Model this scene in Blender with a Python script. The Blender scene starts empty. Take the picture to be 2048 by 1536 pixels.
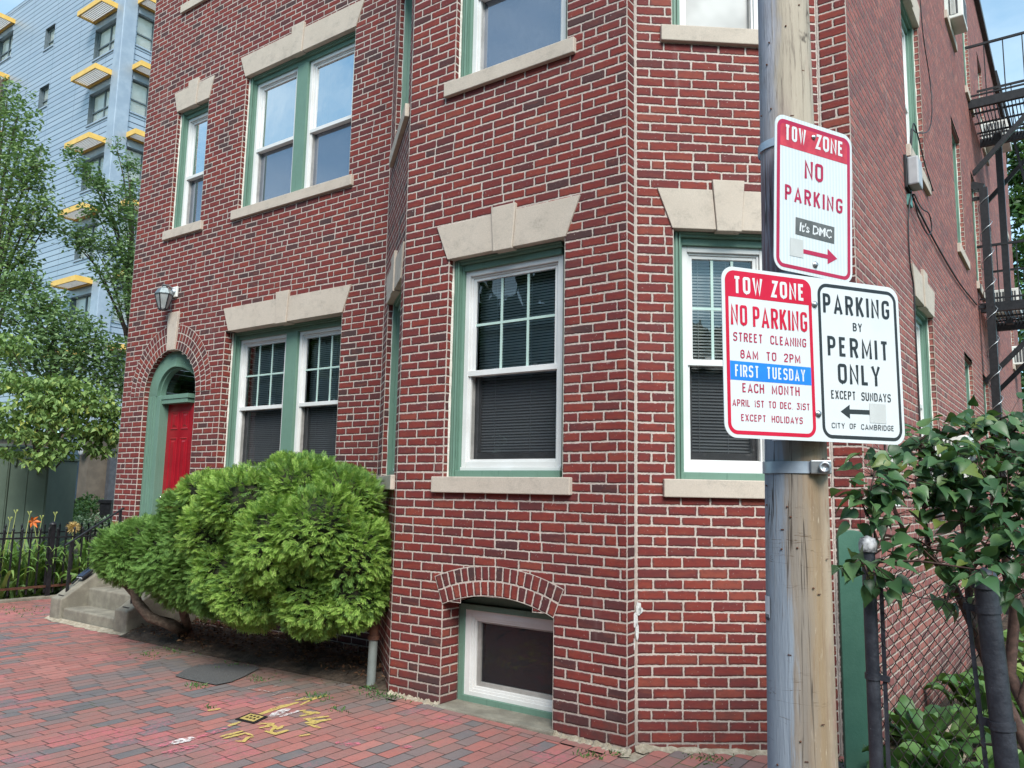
import bpy, bmesh, math, random
import numpy as np
from mathutils import Vector, Matrix
random.seed(7); RNG = np.random.default_rng(11)
S = bpy.context.scene; COL = S.collection
rad = math.radians

# ------------------------------------------------------------------ camera
FPX = 1599.24                      # focal length in pixels of a 2048 px wide frame
FW = Vector((-0.57815582, 0.80495182, 0.13337322))
RT = Vector((0.81356071, 0.58116416, 0.01916214))
UP = Vector((0.06208713, -0.11958592, 0.99088062))
cd = bpy.data.cameras.new('camera'); cam = bpy.data.objects.new('camera', cd); COL.objects.link(cam)
cam.matrix_world = Matrix(((RT.x, UP.x, -FW.x, 0), (RT.y, UP.y, -FW.y, 0), (RT.z, UP.z, -FW.z, 0), (0, 0, 0, 1)))
cd.sensor_fit = 'HORIZONTAL'; cd.sensor_width = 36; cd.lens = FPX / 2048 * 36
cd.clip_start = 0.05; cd.clip_end = 2000
S.camera = cam
def at(u, v, d):                   # a point seen at pixel (u, v) of the 2048 px frame, d metres ahead on the ground
    r = FW + RT * ((u - 1024) / FPX) - UP * ((v - 768) / FPX)
    h = Vector((FW.x, FW.y, 0)).normalized()
    return r * (d / r.dot(h))

# ------------------------------------------------------------------ light
SUN_EL, SUN_AZ = 45, 135           # azimuth measured clockwise from +Y
w = bpy.data.worlds.new('World'); S.world = w; w.use_nodes = True
t = w.node_tree; t.nodes.clear()
def WN(ty, **k):
    n = t.nodes.new(ty)
    for a, b in k.items():
        if hasattr(n, a): setattr(n, a, b)
        else: n.inputs[a].default_value = b
    return n
sky = WN('ShaderNodeTexSky', sky_type='NISHITA', sun_disc=False, sun_elevation=rad(SUN_EL), sun_rotation=rad(SUN_AZ), air_density=1.0, dust_density=0.6, ozone_density=2.2)
tc = WN('ShaderNodeTexCoord'); mp = WN('ShaderNodeMapping'); mp.inputs['Scale'].default_value = (1.0, 1.0, 2.2)
no = WN('ShaderNodeTexNoise', Scale=2.6, Detail=7.0, Roughness=0.58); no.inputs['Distortion'].default_value = 0.4
rp = WN('ShaderNodeValToRGB'); rp.color_ramp.elements[0].position = 0.42; rp.color_ramp.elements[1].position = 0.74
rp.color_ramp.elements[0].color = (0.06, 0.06, 0.06, 1); rp.color_ramp.elements[1].color = (0.6, 0.6, 0.6, 1)
mx = WN('ShaderNodeMix', data_type='RGBA'); mx.inputs['B'].default_value = (5.4, 6.0, 6.2, 1)
bg = WN('ShaderNodeBackground', Strength=0.115); ou = WN('ShaderNodeOutputWorld')
L = t.links.new
L(tc.outputs['Generated'], mp.inputs['Vector']); L(mp.outputs['Vector'], no.inputs['Vector']); L(no.outputs['Fac'], rp.inputs['Fac'])
L(rp.outputs['Color'], mx.inputs['Factor']); tn = WN('ShaderNodeMix', data_type='RGBA', blend_type='MULTIPLY'); tn.inputs['Factor'].default_value = 1.0; tn.inputs['B'].default_value = (0.82, 1.15, 1.06, 1); L(sky.outputs['Color'], tn.inputs['A']); L(tn.outputs['Result'], mx.inputs['A']); L(mx.outputs['Result'], bg.inputs['Color']); L(bg.outputs['Background'], ou.inputs['Surface'])
sl = bpy.data.lights.new('sun', 'SUN'); sl.energy = 2.45; sl.angle = rad(30); sl.color = (1, 0.95, 0.88)
so = bpy.data.objects.new('sun', sl); COL.objects.link(so)
sd = Vector((math.sin(rad(SUN_AZ)) * math.cos(rad(SUN_EL)), math.cos(rad(SUN_AZ)) * math.cos(rad(SUN_EL)), math.sin(rad(SUN_EL))))
so.rotation_euler = sd.to_track_quat('Z', 'Y').to_euler()
vs = S.view_settings; vs.view_transform = 'Standard'; vs.look = 'None'; vs.exposure = 1.1; vs.gamma = 1; vs.use_curve_mapping = False
S.cycles.max_bounces = 8; S.cycles.transparent_max_bounces = 16

# ------------------------------------------------------------------ object helpers
ORG = {}                           # world origin of every object made, for parenting
def _base(o): return ORG.get(o.name, Vector((0, 0, 0))) if o else Vector((0, 0, 0))
def props(o, label=None, cat=None, group=None, kind=None):
    for k, v in (('label', label), ('category', cat), ('group', group), ('kind', kind)):
        if v: o[k] = v
    return o
def empty(name, loc, label, cat, group=None):
    o = bpy.data.objects.new(name, None); COL.objects.link(o); o.location = loc; o.empty_display_size = 0.2
    ORG[o.name] = Vector(loc); return props(o, label, cat, group)
def link(name, me, m, parent=None, origin=None):
    o = bpy.data.objects.new(name, me); COL.objects.link(o)
    if m is not None and not me.materials: me.materials.append(m)
    if parent is not None:
        o.parent = parent; ORG[o.name] = _base(parent)
        if origin is not None: me.transform(Matrix.Translation(-_base(parent)))
    else: ORG[o.name] = Vector((0, 0, 0))
    return o
def dup(root, delta, label=None, group=None):      # a copy of a thing, its parts and their sub-parts
    def cp(o, par):
        c = o.copy(); COL.objects.link(c); ORG[c.name] = _base(o) + Vector(delta)
        if par: c.parent = par
        for ch in list(o.children): cp(ch, c)
        return c
    c = cp(root, None); c.location = Vector(root.location) + Vector(delta)
    if label: c['label'] = label
    if group: c['group'] = group
    return c

class MB:                          # collects faces (world coordinates) into ONE mesh
    def __init__(s): s.v = []; s.f = []; s.sm = []
    def add(s, vs, fs, smooth=False):
        b = len(s.v); s.v += [tuple(p) for p in vs]; s.f += [tuple(i + b for i in f) for f in fs]; s.sm += [smooth] * len(fs); return s
    def quad(s, a, b, c, d): return s.add((a, b, c, d), ((0, 1, 2, 3),))
    def box(s, a, b, M=None):
        x0, y0, z0 = a; x1, y1, z1 = b
        P = [(x0, y0, z0), (x1, y0, z0), (x1, y1, z0), (x0, y1, z0), (x0, y0, z1), (x1, y0, z1), (x1, y1, z1), (x0, y1, z1)]
        if M: P = [M(p) for p in P]
        return s.add(P, ((0, 3, 2, 1), (4, 5, 6, 7), (0, 1, 5, 4), (1, 2, 6, 5), (2, 3, 7, 6), (3, 0, 4, 7)))
    def prism(s, poly, d0, d1, M=None):            # poly: (u, z) outline, from depth d0 to d1
        n = len(poly); P = [(u, d0, z) for u, z in poly] + [(u, d1, z) for u, z in poly]
        if M: P = [M(p) for p in P]
        return s.add(P, [tuple(range(n)), tuple(range(2 * n - 1, n - 1, -1))] + [(i, i + n, (i + 1) % n + n, (i + 1) % n) for i in range(n)])
    def tube(s, pts, r, seg=8, cap=True, smooth=True):
        pts = [Vector(p) for p in pts]; n = len(pts); rr = r if isinstance(r, (list, tuple)) else [r] * n
        b = []; prev = None
        for i, p in enumerate(pts):
            tg = (pts[min(i + 1, n - 1)] - pts[max(i - 1, 0)]).normalized()
            if prev is None: a = tg.cross(Vector((0, 0, 1)) if abs(tg.z) < 0.9 else Vector((1, 0, 0))).normalized()
            else: a = (prev - tg * prev.dot(tg)).normalized()
            prev = a; c = tg.cross(a)
            b += [p + (a * math.cos(2 * math.pi * k / seg) + c * math.sin(2 * math.pi * k / seg)) * rr[i] for k in range(seg)]
        fs = [(i * seg + k, i * seg + (k + 1) % seg, (i + 1) * seg + (k + 1) % seg, (i + 1) * seg + k) for i in range(n - 1) for k in range(seg)]
        s.add(b, fs, smooth)
        if cap: s.add(b[:seg], [tuple(range(seg))[::-1]]); s.add(b[-seg:], [tuple(range(seg))])
        return s
    def bar(s, a, b, w, h, up=(0, 0, 1)):          # a box-section bar from a to b
        a, b = Vector(a), Vector(b); d = (b - a).normalized(); u = Vector(up)
        if abs(d.dot(u)) > 0.95: u = Vector((0, 1, 0))
        x = d.cross(u).normalized() * w / 2; y = x.cross(d).normalized() * h / 2
        P = [a - x - y, a + x - y, a + x + y, a - x + y, b - x - y, b + x - y, b + x + y, b - x + y]
        return s.add(P, ((0, 3, 2, 1), (4, 5, 6, 7), (0, 1, 5, 4), (1, 2, 6, 5), (2, 3, 7, 6), (3, 0, 4, 7)))
    def lathe(s, prof, c, seg=16, ax=((1, 0, 0), (0, 1, 0), (0, 0, 1))):
        X, Y, Z = (Vector(a) for a in ax); c = Vector(c); P = []
        for r, z in prof: P += [c + X * r * math.cos(2 * math.pi * k / seg) + Y * r * math.sin(2 * math.pi * k / seg) + Z * z for k in range(seg)]
        n = len(prof)
        s.add(P, [(i * seg + k, i * seg + (k + 1) % seg, (i + 1) * seg + (k + 1) % seg, (i + 1) * seg + k) for i in range(n - 1) for k in range(seg)], True)
        s.add(P[:seg], [tuple(range(seg))[::-1]]); s.add(P[-seg:], [tuple(range(seg))]); return s
    def sphere(s, c, r, seg=12, ring=8, sz=1.0):
        return s.lathe([(max(r * math.sin(math.pi * i / ring), 1e-4), -r * sz * math.cos(math.pi * i / ring)) for i in range(ring + 1)], c, seg)
    def build(s, name, m, parent=None, bev=0, fix=True, sm=None):
        me = bpy.data.meshes.new(name); off = _base(parent)
        me.from_pydata([(x - off.x, y - off.y, z - off.z) for x, y, z in s.v], [], s.f)
        me.polygons.foreach_set('use_smooth', [bool(x) for x in s.sm] if sm is None else [sm] * len(s.f))
        if fix:
            bm = bmesh.new(); bm.from_mesh(me); bmesh.ops.recalc_face_normals(bm, faces=bm.faces); bm.to_mesh(me); bm.free()
        o = link(name, me, m, parent)
        if bev:
            b = o.modifiers.new('bevel', 'BEVEL'); b.width = bev; b.segments = 2; b.limit_method = 'ANGLE'; b.angle_limit = rad(40)
        return o
def npmesh(name, V, F, m, parent=None, smooth=False):      # V (n,3), F (k,4) or (k,3) arrays
    off = _base(parent); V = np.asarray(V, float) - np.array(off); F = np.asarray(F)
    me = bpy.data.meshes.new(name); k = F.shape[1]
    me.vertices.add(len(V)); me.vertices.foreach_set('co', V.astype(np.float32).ravel())
    me.loops.add(F.size); me.loops.foreach_set('vertex_index', F.astype(np.int32).ravel())
    me.polygons.add(len(F)); me.polygons.foreach_set('loop_start', np.arange(0, F.size, k, dtype=np.int32)); me.polygons.foreach_set('loop_total', np.full(len(F), k, np.int32))
    me.polygons.foreach_set('use_smooth', np.full(len(F), smooth)); me.update(calc_edges=True); me.validate()
    return link(name, me, m, parent)
def norm(a): return a / np.maximum(np.linalg.norm(a, axis=-1, keepdims=True), 1e-9)
def inst(T, F, P, X, Zup, sc):     # template T (n,3), faces F, placed at P with x axis X and approximate z axis Zup
    X = norm(X); Y = norm(np.cross(Zup, X)); Z = np.cross(X, Y); sc = np.asarray(sc).reshape(-1, 1, 1)
    V = (T[None, :, 0:1] * X[:, None] + T[None, :, 1:2] * Y[:, None] + T[None, :, 2:3] * Z[:, None]) * sc + P[:, None]
    n = len(T); FF = (F[None] + (np.arange(len(P)) * n)[:, None, None]).reshape(-1, F.shape[1])
    return V.reshape(-1, 3), FF
def merge(parts):
    V, F, b = [], [], 0
    for v, f in parts: V.append(v); F.append(f + b); b += len(v)
    return np.concatenate(V), np.concatenate(F)

# ------------------------------------------------------------------ materials
class NT:
    def __init__(s, name):
        s.m = bpy.data.materials.new(name); s.m.use_nodes = True; s.t = s.m.node_tree; s.t.nodes.clear(); s.out = s.t.nodes.new('ShaderNodeOutputMaterial')
        s._c = None
    def set(s, sock, v):
        if isinstance(v, bpy.types.NodeSocket): s.t.links.new(v, sock)
        elif isinstance(v, (tuple, list)) and len(v) == 3 and sock.type == 'RGBA': sock.default_value = (*v, 1)
        else: sock.default_value = v
    def n(s, ty, ins=None, **k):
        n = s.t.nodes.new('ShaderNode' + ty)
        for a, b in k.items(): setattr(n, a, b)
        for a, b in (ins or {}).items(): s.set(n.inputs[a], b)
        return n
    def co(s, which='Object'):
        if not s._c: s._c = s.n('TexCoord')
        return s._c.outputs[which]
    def uv(s, name): return s.n('UVMap', uv_map=name).outputs[0]
    def ma(s, op, a, b=0.0, c=0.0, clamp=False):
        n = s.n('Math', {0: a, 1: b, 2: c}, operation=op); n.use_clamp = clamp; return n.outputs[0]
    def vm(s, op, a, b=(0, 0, 0)):
        n = s.n('VectorMath', {0: a, 1: b}, operation=op); return n.outputs['Value' if op in ('LENGTH', 'DOT_PRODUCT') else 'Vector']
    def mix(s, f, a, b, blend='MIX'):
        n = s.n('Mix', data_type='RGBA', blend_type=blend); s.set(n.inputs[0], f); s.set(n.inputs[6], a); s.set(n.inputs[7], b); return n.outputs[2]
    def noise(s, sc, det=4, rough=0.55, vec=None, dist=0, col=False):
        n = s.n('TexNoise', {'Scale': sc, 'Detail': det, 'Roughness': rough, 'Distortion': dist, 'Vector': vec if vec is not None else s.co()}); return n.outputs[1 if col else 0]
    def ramp(s, f, st, interp='LINEAR'):
        n = s.n('ValToRGB', {0: f}); cr = n.color_ramp; cr.interpolation = interp
        while len(cr.elements) < len(st): cr.elements.new(0.5)
        for e, (p, c) in zip(cr.elements, st): e.position = p; e.color = (*c, 1) if isinstance(c, tuple) else (c, c, c, 1)
        return n.outputs[0]
    def rng(s, f, a, b, c=0.0, d=1.0):
        return s.n('MapRange', {0: f, 1: a, 2: b, 3: c, 4: d}, interpolation_type='SMOOTHSTEP').outputs[0]
    def sep(s, v):
        n = s.n('SeparateXYZ', {0: v}); return n.outputs[0], n.outputs[1], n.outputs[2]
    def scale(s, v, xyz): return s.vm('MULTIPLY', v, xyz)
    def bump(s, h, dist=0.01, st=0.5, nrm=None):
        d = {'Height': h, 'Distance': dist, 'Strength': st}
        if nrm is not None: d['Normal'] = nrm
        return s.n('Bump', d).outputs[0]
    def bsdf(s, col, rough=0.7, nrm=None, spec=0.4, metal=0.0, **k):
        d = {'Base Color': col, 'Roughness': rough, 'Specular IOR Level': spec, 'Metallic': metal}
        if nrm is not None: d['Normal'] = nrm
        d.update(k); return s.n('BsdfPrincipled', d).outputs[0]
    def done(s, sh): s.t.links.new(sh, s.out.inputs[0]); return s.m

def brick_mat(name, ramp_st, mortar, dark_mortar, rounding=0.005, edge=0.0028, wear=0.35, bumpd=0.008):
    g = NT(name); pos = g.co()
    hx, hz, _ = g.sep(g.uv('half')); r1, r2, _ = g.sep(g.uv('rnd')); kd, mt, _ = g.sep(g.uv('kind'))
    dn = g.vm('SUBTRACT', g.noise(48, 3, 0.6, col=True), (0.5, 0.5, 0.5))
    px, pz, _ = g.sep(g.vm('ADD', g.uv('cell'), g.scale(dn, (0.0115, 0.0115, 0))))
    qx = g.ma('ADD', g.ma('SUBTRACT', g.ma('ABSOLUTE', px), hx), 0.0045 + rounding)
    qz = g.ma('ADD', g.ma('SUBTRACT', g.ma('ABSOLUTE', pz), hz), 0.0045 + rounding)
    a = g.ma('MAXIMUM', qx, 0); b = g.ma('MAXIMUM', qz, 0)
    sdf = g.ma('ADD', g.ma('SQRT', g.ma('ADD', g.ma('MULTIPLY', a, a), g.ma('MULTIPLY', b, b))), g.ma('SUBTRACT', g.ma('MINIMUM', g.ma('MAXIMUM', qx, qz), 0), rounding))
    smear = g.ma('MULTIPLY', g.ma('SUBTRACT', g.noise(9, 3), 0.5), 0.006)
    sdf = g.ma('ADD', sdf, smear)
    mask = g.ma('MAXIMUM', g.rng(sdf, -edge / 2, edge / 2), kd, clamp=True)
    c = g.ramp(r1, ramp_st)
    ox = g.vm('ADD', pos, g.n('CombineXYZ', {0: g.ma('MULTIPLY', r2, 9.0), 1: g.ma('MULTIPLY', r1, 7.0), 2: 0}).outputs[0])
    n1 = g.noise(22, 5, 0.68, vec=g.scale(ox, (1, 1, 2.6))); n2 = g.noise(9, 4, 0.6, vec=g.scale(ox, (0.7, 0.7, 2.2))); n3 = g.noise(130, 3, 0.7)
    c = g.mix(g.rng(n1, 0.42, 0.72, 0, 0.55), c, g.mix(0.5, c, (0.05, 0.018, 0.02)))
    c = g.mix(g.rng(n2, 0.5, 0.72, 0, 0.55), c, g.mix(0.6, c, (0.26, 0.075, 0.045)))
    c = g.mix(g.ma('MULTIPLY', g.rng(sdf, -0.022, -0.002, 0, 0.55), g.rng(g.noise(16, 3, vec=ox), 0.35, 0.6)), c, (0.075, 0.034, 0.037))
    c = g.mix(g.rng(n3, 0.66, 0.76, 0, 0.75), c, (0.03, 0.012, 0.014))
    c = g.mix(g.rng(g.noise(0.9, 5, 0.6), 0.5, 0.78, 0, wear), c, g.mix(0.6, c, (0.16, 0.09, 0.085)))
    c = g.mix(g.rng(g.noise(70, 2, 0.7, vec=ox), 0.68, 0.74, 0, 0.6), c, (0.45, 0.38, 0.34))
    wx, wy, wz = g.sep(pos); sx_ = g.noise(3.2, 5, 0.65, vec=g.scale(pos, (1, 1, 0.16)))
    c = g.mix(g.rng(sx_, 0.62, 0.80, 0, 0.30), c, (0.40, 0.30, 0.28)); c = g.mix(g.ma('MULTIPLY', g.rng(wz, 0.42, 0.10), g.rng(g.noise(2.6, 5, 0.65), 0.36, 0.66, 0, 0.75)), c, (0.055, 0.04, 0.04))
    m = g.mix(mt, mortar, dark_mortar); m = g.mix(g.rng(wz, 0.35, 0.02, 0, 0.5), m, (0.20, 0.165, 0.145)); m = g.mix(g.rng(g.noise(0.8, 5, 0.65), 0.45, 0.75, 0, 0.45), m, g.mix(0.5, m, (0.20, 0.15, 0.13))); m = g.mix(g.rng(g.noise(25, 4, 0.7), 0.35, 0.7, 0, 0.55), m, g.mix(0.55, m, (0.12, 0.09, 0.08)))
    h = g.ma('SUBTRACT', g.rng(sdf, -0.007, 0.003, 1.0, 0.0), g.ma('MULTIPLY', g.ma('SUBTRACT', 1.0, n1), 0.35))
    h2 = g.ma('ADD', h, g.ma('MULTIPLY', g.noise(220, 2), 0.12))
    return g.done(g.bsdf(g.mix(mask, c, m), g.ma('ADD', 0.8, g.ma('MULTIPLY', mask, 0.12)), g.bump(h2, bumpd, 0.75), 0.25))
BR = [(0.0, (0.068, 0.038, 0.037)), (0.12, (0.080, 0.031, 0.031)), (0.26, (0.145, 0.032, 0.031)), (0.6, (0.186, 0.032, 0.027)), (0.85, (0.222, 0.041, 0.030)), (1.0, (0.24, 0.058, 0.040))]
BRE = [(0.0, (0.13, 0.08, 0.08)), (0.2, (0.22, 0.088, 0.084)), (0.5, (0.29, 0.098, 0.088)), (0.8, (0.35, 0.118, 0.096)), (1.0, (0.40, 0.155, 0.125))]  # pinker brick; the paler look at grazing angles is put into the colour too
M_BRICK = brick_mat('red_brick', BR, (0.54, 0.46, 0.405), (0.11, 0.075, 0.07))
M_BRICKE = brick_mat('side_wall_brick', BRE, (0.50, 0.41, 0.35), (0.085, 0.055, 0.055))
PV = [(0.0, (0.10, 0.098, 0.106)), (0.34, (0.15, 0.138, 0.142)), (0.46, (0.215, 0.145, 0.135)), (0.58, (0.275, 0.135, 0.118)), (0.8, (0.35, 0.128, 0.108)), (1.0, (0.41, 0.165, 0.14))]

def paver_mat():
    g = NT('brick_pavers'); hx, hz, _ = g.sep(g.uv('half')); r1, r2, _ = g.sep(g.uv('rnd'))
    dn = g.vm('SUBTRACT', g.noise(40, 3, 0.6, col=True), (0.5, 0.5, 0.5)); px, pz, _ = g.sep(g.vm('ADD', g.uv('cell'), g.scale(dn, (0.003, 0.003, 0))))
    d = g.ma('MINIMUM', g.ma('SUBTRACT', hx, g.ma('ABSOLUTE', px)), g.ma('SUBTRACT', hz, g.ma('ABSOLUTE', pz)))
    joint = g.rng(d, 0.0012, 0.0032, 1, 0)
    c = g.ramp(r1, PV); n1 = g.noise(28, 5, 0.65); c = g.mix(g.rng(n1, 0.4, 0.75, 0, 0.4), c, g.mix(0.6, c, (0.09, 0.07, 0.07)))
    c = g.mix(g.rng(g.noise(260, 2, 0.7), 0.62, 0.75, 0, 0.5), c, (0.3, 0.23, 0.21))
    c = g.mix(g.rng(g.noise(5, 6, 0.7), 0.40, 0.72, 0, 0.5), c, (0.20, 0.155, 0.14)); c = g.mix(g.rng(g.noise(70, 4, 0.75), 0.60, 0.72, 0, 0.5), c, (0.09, 0.07, 0.065))
    x, y, z = g.sep(g.co())
    pk = g.ma('MULTIPLY', g.rng(g.noise(1.6, 5, 0.65), 0.52, 0.66, 0, 0.6), g.rng(g.noise(34, 3, 0.7), 0.42, 0.6, 0.15, 1))
    c = g.mix(pk, c, (0.50, 0.13, 0.16))                          # old pink chalk dust
    near = g.ma('MULTIPLY', g.rng(y, 3.75, 4.75), g.ma('MULTIPLY', g.rng(x, -4.0, -4.7), g.rng(x, -8.6, -7.3)))
    dirt = g.ma('MULTIPLY', near, g.rng(g.noise(6, 5, 0.65), 0.28, 0.6, 0.35, 0.92))   # soil washed out of the bed
    c = g.mix(dirt, c, g.mix(g.noise(14, 4), (0.09, 0.072, 0.055), (0.17, 0.14, 0.11)))
    c = g.mix(g.ma('MULTIPLY', joint, 0.85), c, (0.035, 0.03, 0.026))
    moss = g.ma('MULTIPLY', joint, g.rng(g.noise(2.3, 4, 0.6), 0.58, 0.68)); c = g.mix(moss, c, (0.06, 0.085, 0.03))
    h = g.ma('ADD', g.rng(d, 0, 0.007), g.ma('MULTIPLY', g.noise(90, 4, 0.65), 0.5))
    return g.done(g.bsdf(c, g.ma('ADD', 0.62, g.ma('MULTIPLY', g.noise(12, 3), 0.3)), g.bump(h, 0.004, 0.6), 0.3))
M_PAVER = paver_mat()

def simple(name, c1, c2, sc=8, rough=0.6, det=5, bumpd=0.0, bsc=None, spec=0.4, lo=0.35, hi=0.7, metal=0.0, spots=None):
    g = NT(name); f = g.rng(g.noise(sc, det, 0.62), lo, hi); c = g.mix(f, c1, c2)
    if spots: c = g.mix(g.rng(g.noise(spots[1], 4, 0.7), spots[2], spots[2] + 0.06), c, spots[0])
    nr = g.bump(g.noise(bsc or sc * 4, 5, 0.65), bumpd, 0.7) if bumpd else None
    return g.done(g.bsdf(c, rough, nr, spec, metal))
def stone_mat():
    g = NT('limestone'); x, y, z = g.sep(g.co())
    c = g.mix(g.noise(3, 5, 0.6), (0.48, 0.405, 0.335), (0.61, 0.525, 0.445)); c = g.mix(g.rng(g.noise(220, 3, 0.7), 0.4, 0.65, 0, 0.45), c, (0.33, 0.29, 0.245))
    gr = g.ma('MULTIPLY', g.rng(g.noise(6.5, 7, 0.74, vec=g.scale(g.co(), (1, 1, 1.3))), 0.46, 0.74), g.rng(g.noise(60, 4, 0.7), 0.35, 0.65, 0.3, 1))
    c = g.mix(g.ma('MULTIPLY', gr, 0.5), c, (0.17, 0.155, 0.135))
    return g.done(g.bsdf(c, 0.88, g.bump(g.noise(190, 4, 0.7), 0.003, 0.6), 0.25))
M_STONE = stone_mat()
def green_mat():
    g = NT('green_painted_wood'); c = g.mix(g.noise(5, 4), (0.115, 0.205, 0.155), (0.15, 0.255, 0.20))
    v = g.scale(g.co(), (1, 1, 0.12)); c = g.mix(g.rng(g.noise(60, 4, 0.7, vec=v), 0.55, 0.72, 0, 0.5), c, (0.065, 0.125, 0.092))
    c = g.mix(g.rng(g.noise(42, 4, 0.7), 0.70, 0.74, 0, 0.7), c, (0.30, 0.28, 0.24))
    return g.done(g.bsdf(c, 0.5, g.bump(g.noise(80, 4, 0.6, vec=v), 0.002, 0.5), 0.35))
M_GREEN = green_mat()
M_VINYL = simple('white_vinyl', (0.64, 0.635, 0.62), (0.71, 0.71, 0.705), 3, 0.42, spots=((0.55, 0.53, 0.50), 40, 0.70))
M_ALU = simple('weathered_aluminium', (0.30, 0.29, 0.275), (0.42, 0.40, 0.38), 9, 0.45, metal=0.2)
M_GRID = simple('grille_bar', (0.40, 0.54, 0.49), (0.46, 0.60, 0.55), 5, 0.5)
M_CAULK = simple('white_caulk', (0.55, 0.52, 0.45), (0.72, 0.70, 0.64), 40, 0.8, bumpd=0.006)
M_SLAT = simple('blind_slat', (0.66, 0.70, 0.69), (0.74, 0.78, 0.77), 3, 0.6)
M_SLATL = simple('pale_blind_slat', (0.72, 0.74, 0.73), (0.8, 0.82, 0.81), 3, 0.6)
M_CURTAIN = simple('window_curtain', (0.40, 0.38, 0.34), (0.58, 0.55, 0.50), 7, 0.9)
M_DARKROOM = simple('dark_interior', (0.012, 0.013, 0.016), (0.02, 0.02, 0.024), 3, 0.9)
def glass_mat(name, tint=0.72, base=0.03, gain=1.2):
    g = NT(name); fr = g.n('Fresnel', {'IOR': 1.52}).outputs[0]
    wv = g.bump(g.noise(3.2, 2, 0.5), 0.004, 0.5)
    gl = g.n('BsdfGlossy', {'Color': (0.95, 0.98, 1.0), 'Roughness': 0.012, 'Normal': wv}).outputs[0]; tr = g.n('BsdfTransparent', {'Color': (tint, tint, tint)}).outputs[0]
    f = g.ma('ADD', g.ma('MULTIPLY', fr, gain), base, clamp=True)
    mx = g.n('MixShader', {0: f}); g.set(mx.inputs[1], tr); g.set(mx.inputs[2], gl); return g.done(mx.outputs[0])
M_GLASS = glass_mat('window_glass', 0.90)
M_GLASSUP = glass_mat('window_glass_upper', 0.5, 0.60, 1.5)
def screen_mat():
    g = NT('insect_screen'); x, y, z = g.sep(g.co())
    wv = g.rng(g.noise(2.2, 3, 0.5, dist=1.5), 0.3, 0.7)
    df = g.n('BsdfDiffuse', {'Color': (0.035, 0.037, 0.042)}).outputs[0] if True else None
    tr = g.n('BsdfTransparent', {'Color': (0.62, 0.62, 0.64)}).outputs[0]; fr = g.n('Fresnel', {'IOR': 1.5}).outputs[0]
    gl = g.n('BsdfGlossy', {'Color': (0.8, 0.82, 0.86), 'Roughness': 0.03, 'Normal': g.bump(wv, 0.01, 0.25)}).outputs[0]
    m1 = g.n('MixShader', {0: 0.42}); g.set(m1.inputs[1], tr); g.set(m1.inputs[2], df)
    m2 = g.n('MixShader', {0: g.ma('ADD', g.ma('MULTIPLY', fr, 0.55), 0.02)}); g.set(m2.inputs[1], m1.outputs[0]); g.set(m2.inputs[2], gl); return g.done(m2.outputs[0])
M_SCREEN = screen_mat()
def screen_up():
    g = NT('insect_screen_upper'); fr = g.n('Fresnel', {'IOR': 1.52}).outputs[0]
    wv = g.noise(1.6, 2, 0.5, dist=2.0); st = g.ma('SINE', g.ma('MULTIPLY', wv, 150.0))
    df = g.n('BsdfDiffuse', {'Color': g.mix(g.rng(st, -1, 1, 0, 0.35), (0.05, 0.055, 0.07), (0.10, 0.11, 0.13))}).outputs[0]
    gl = g.n('BsdfGlossy', {'Color': (0.62, 0.68, 0.78), 'Roughness': 0.05}).outputs[0]
    mx = g.n('MixShader', {0: g.ma('ADD', g.ma('MULTIPLY', fr, 1.1), 0.30)}); g.set(mx.inputs[1], df); g.set(mx.inputs[2], gl); return g.done(mx.outputs[0])
M_SCREENUP = screen_up()
M_SCREENGREY = simple('grey_curtain_behind_screen', (0.30, 0.30, 0.295), (0.44, 0.44, 0.43), 3.0, 0.35, det=2)
def leaf_mat(name, st, trans=0.25, rough=0.5, spec=0.35, tcol=None, nz=1.3):
    g = NT(name); r = g.n('NewGeometry').outputs['Random Per Island']; c = g.ramp(r, st)
    c = g.mix(g.rng(g.noise(nz, 4), 0.38, 0.66, 0, 0.5), c, g.mix(0.5, c, st[0][1]))
    pb = g.bsdf(c, rough, None, spec); tl = g.n('BsdfTranslucent', {'Color': g.mix(0.6, c, tcol or (0.16, 0.28, 0.03))}).outputs[0]
    mx = g.n('MixShader', {0: trans}); g.set(mx.inputs[1], pb); g.set(mx.inputs[2], tl); return g.done(mx.outputs[0])
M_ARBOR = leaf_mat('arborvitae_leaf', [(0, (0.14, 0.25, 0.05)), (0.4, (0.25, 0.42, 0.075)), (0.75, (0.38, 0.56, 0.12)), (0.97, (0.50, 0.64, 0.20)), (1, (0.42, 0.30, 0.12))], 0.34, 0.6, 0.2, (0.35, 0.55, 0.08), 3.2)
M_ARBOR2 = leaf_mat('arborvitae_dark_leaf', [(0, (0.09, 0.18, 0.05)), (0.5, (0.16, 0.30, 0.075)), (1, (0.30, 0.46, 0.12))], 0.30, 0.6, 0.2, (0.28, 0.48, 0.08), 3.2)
M_DOG = leaf_mat('dogwood_leaf', [(0, (0.10, 0.18, 0.05)), (0.5, (0.18, 0.29, 0.09)), (0.9, (0.30, 0.42, 0.13)), (1, (0.48, 0.5, 0.12))], 0.28)
M_TREE = leaf_mat('tree_leaf', [(0, (0.08, 0.145, 0.06)), (0.5, (0.15, 0.25, 0.10)), (1, (0.25, 0.37, 0.15))], 0.28)
M_LOCUST = leaf_mat('locust_leaf', [(0, (0.10, 0.17, 0.06)), (0.5, (0.18, 0.28, 0.10)), (1, (0.28, 0.38, 0.15))], 0.32)
M_FARTREE = leaf_mat('far_tree_leaf', [(0, (0.02, 0.055, 0.018)), (0.6, (0.05, 0.12, 0.03)), (1, (0.10, 0.18, 0.045))], 0.2)
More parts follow.
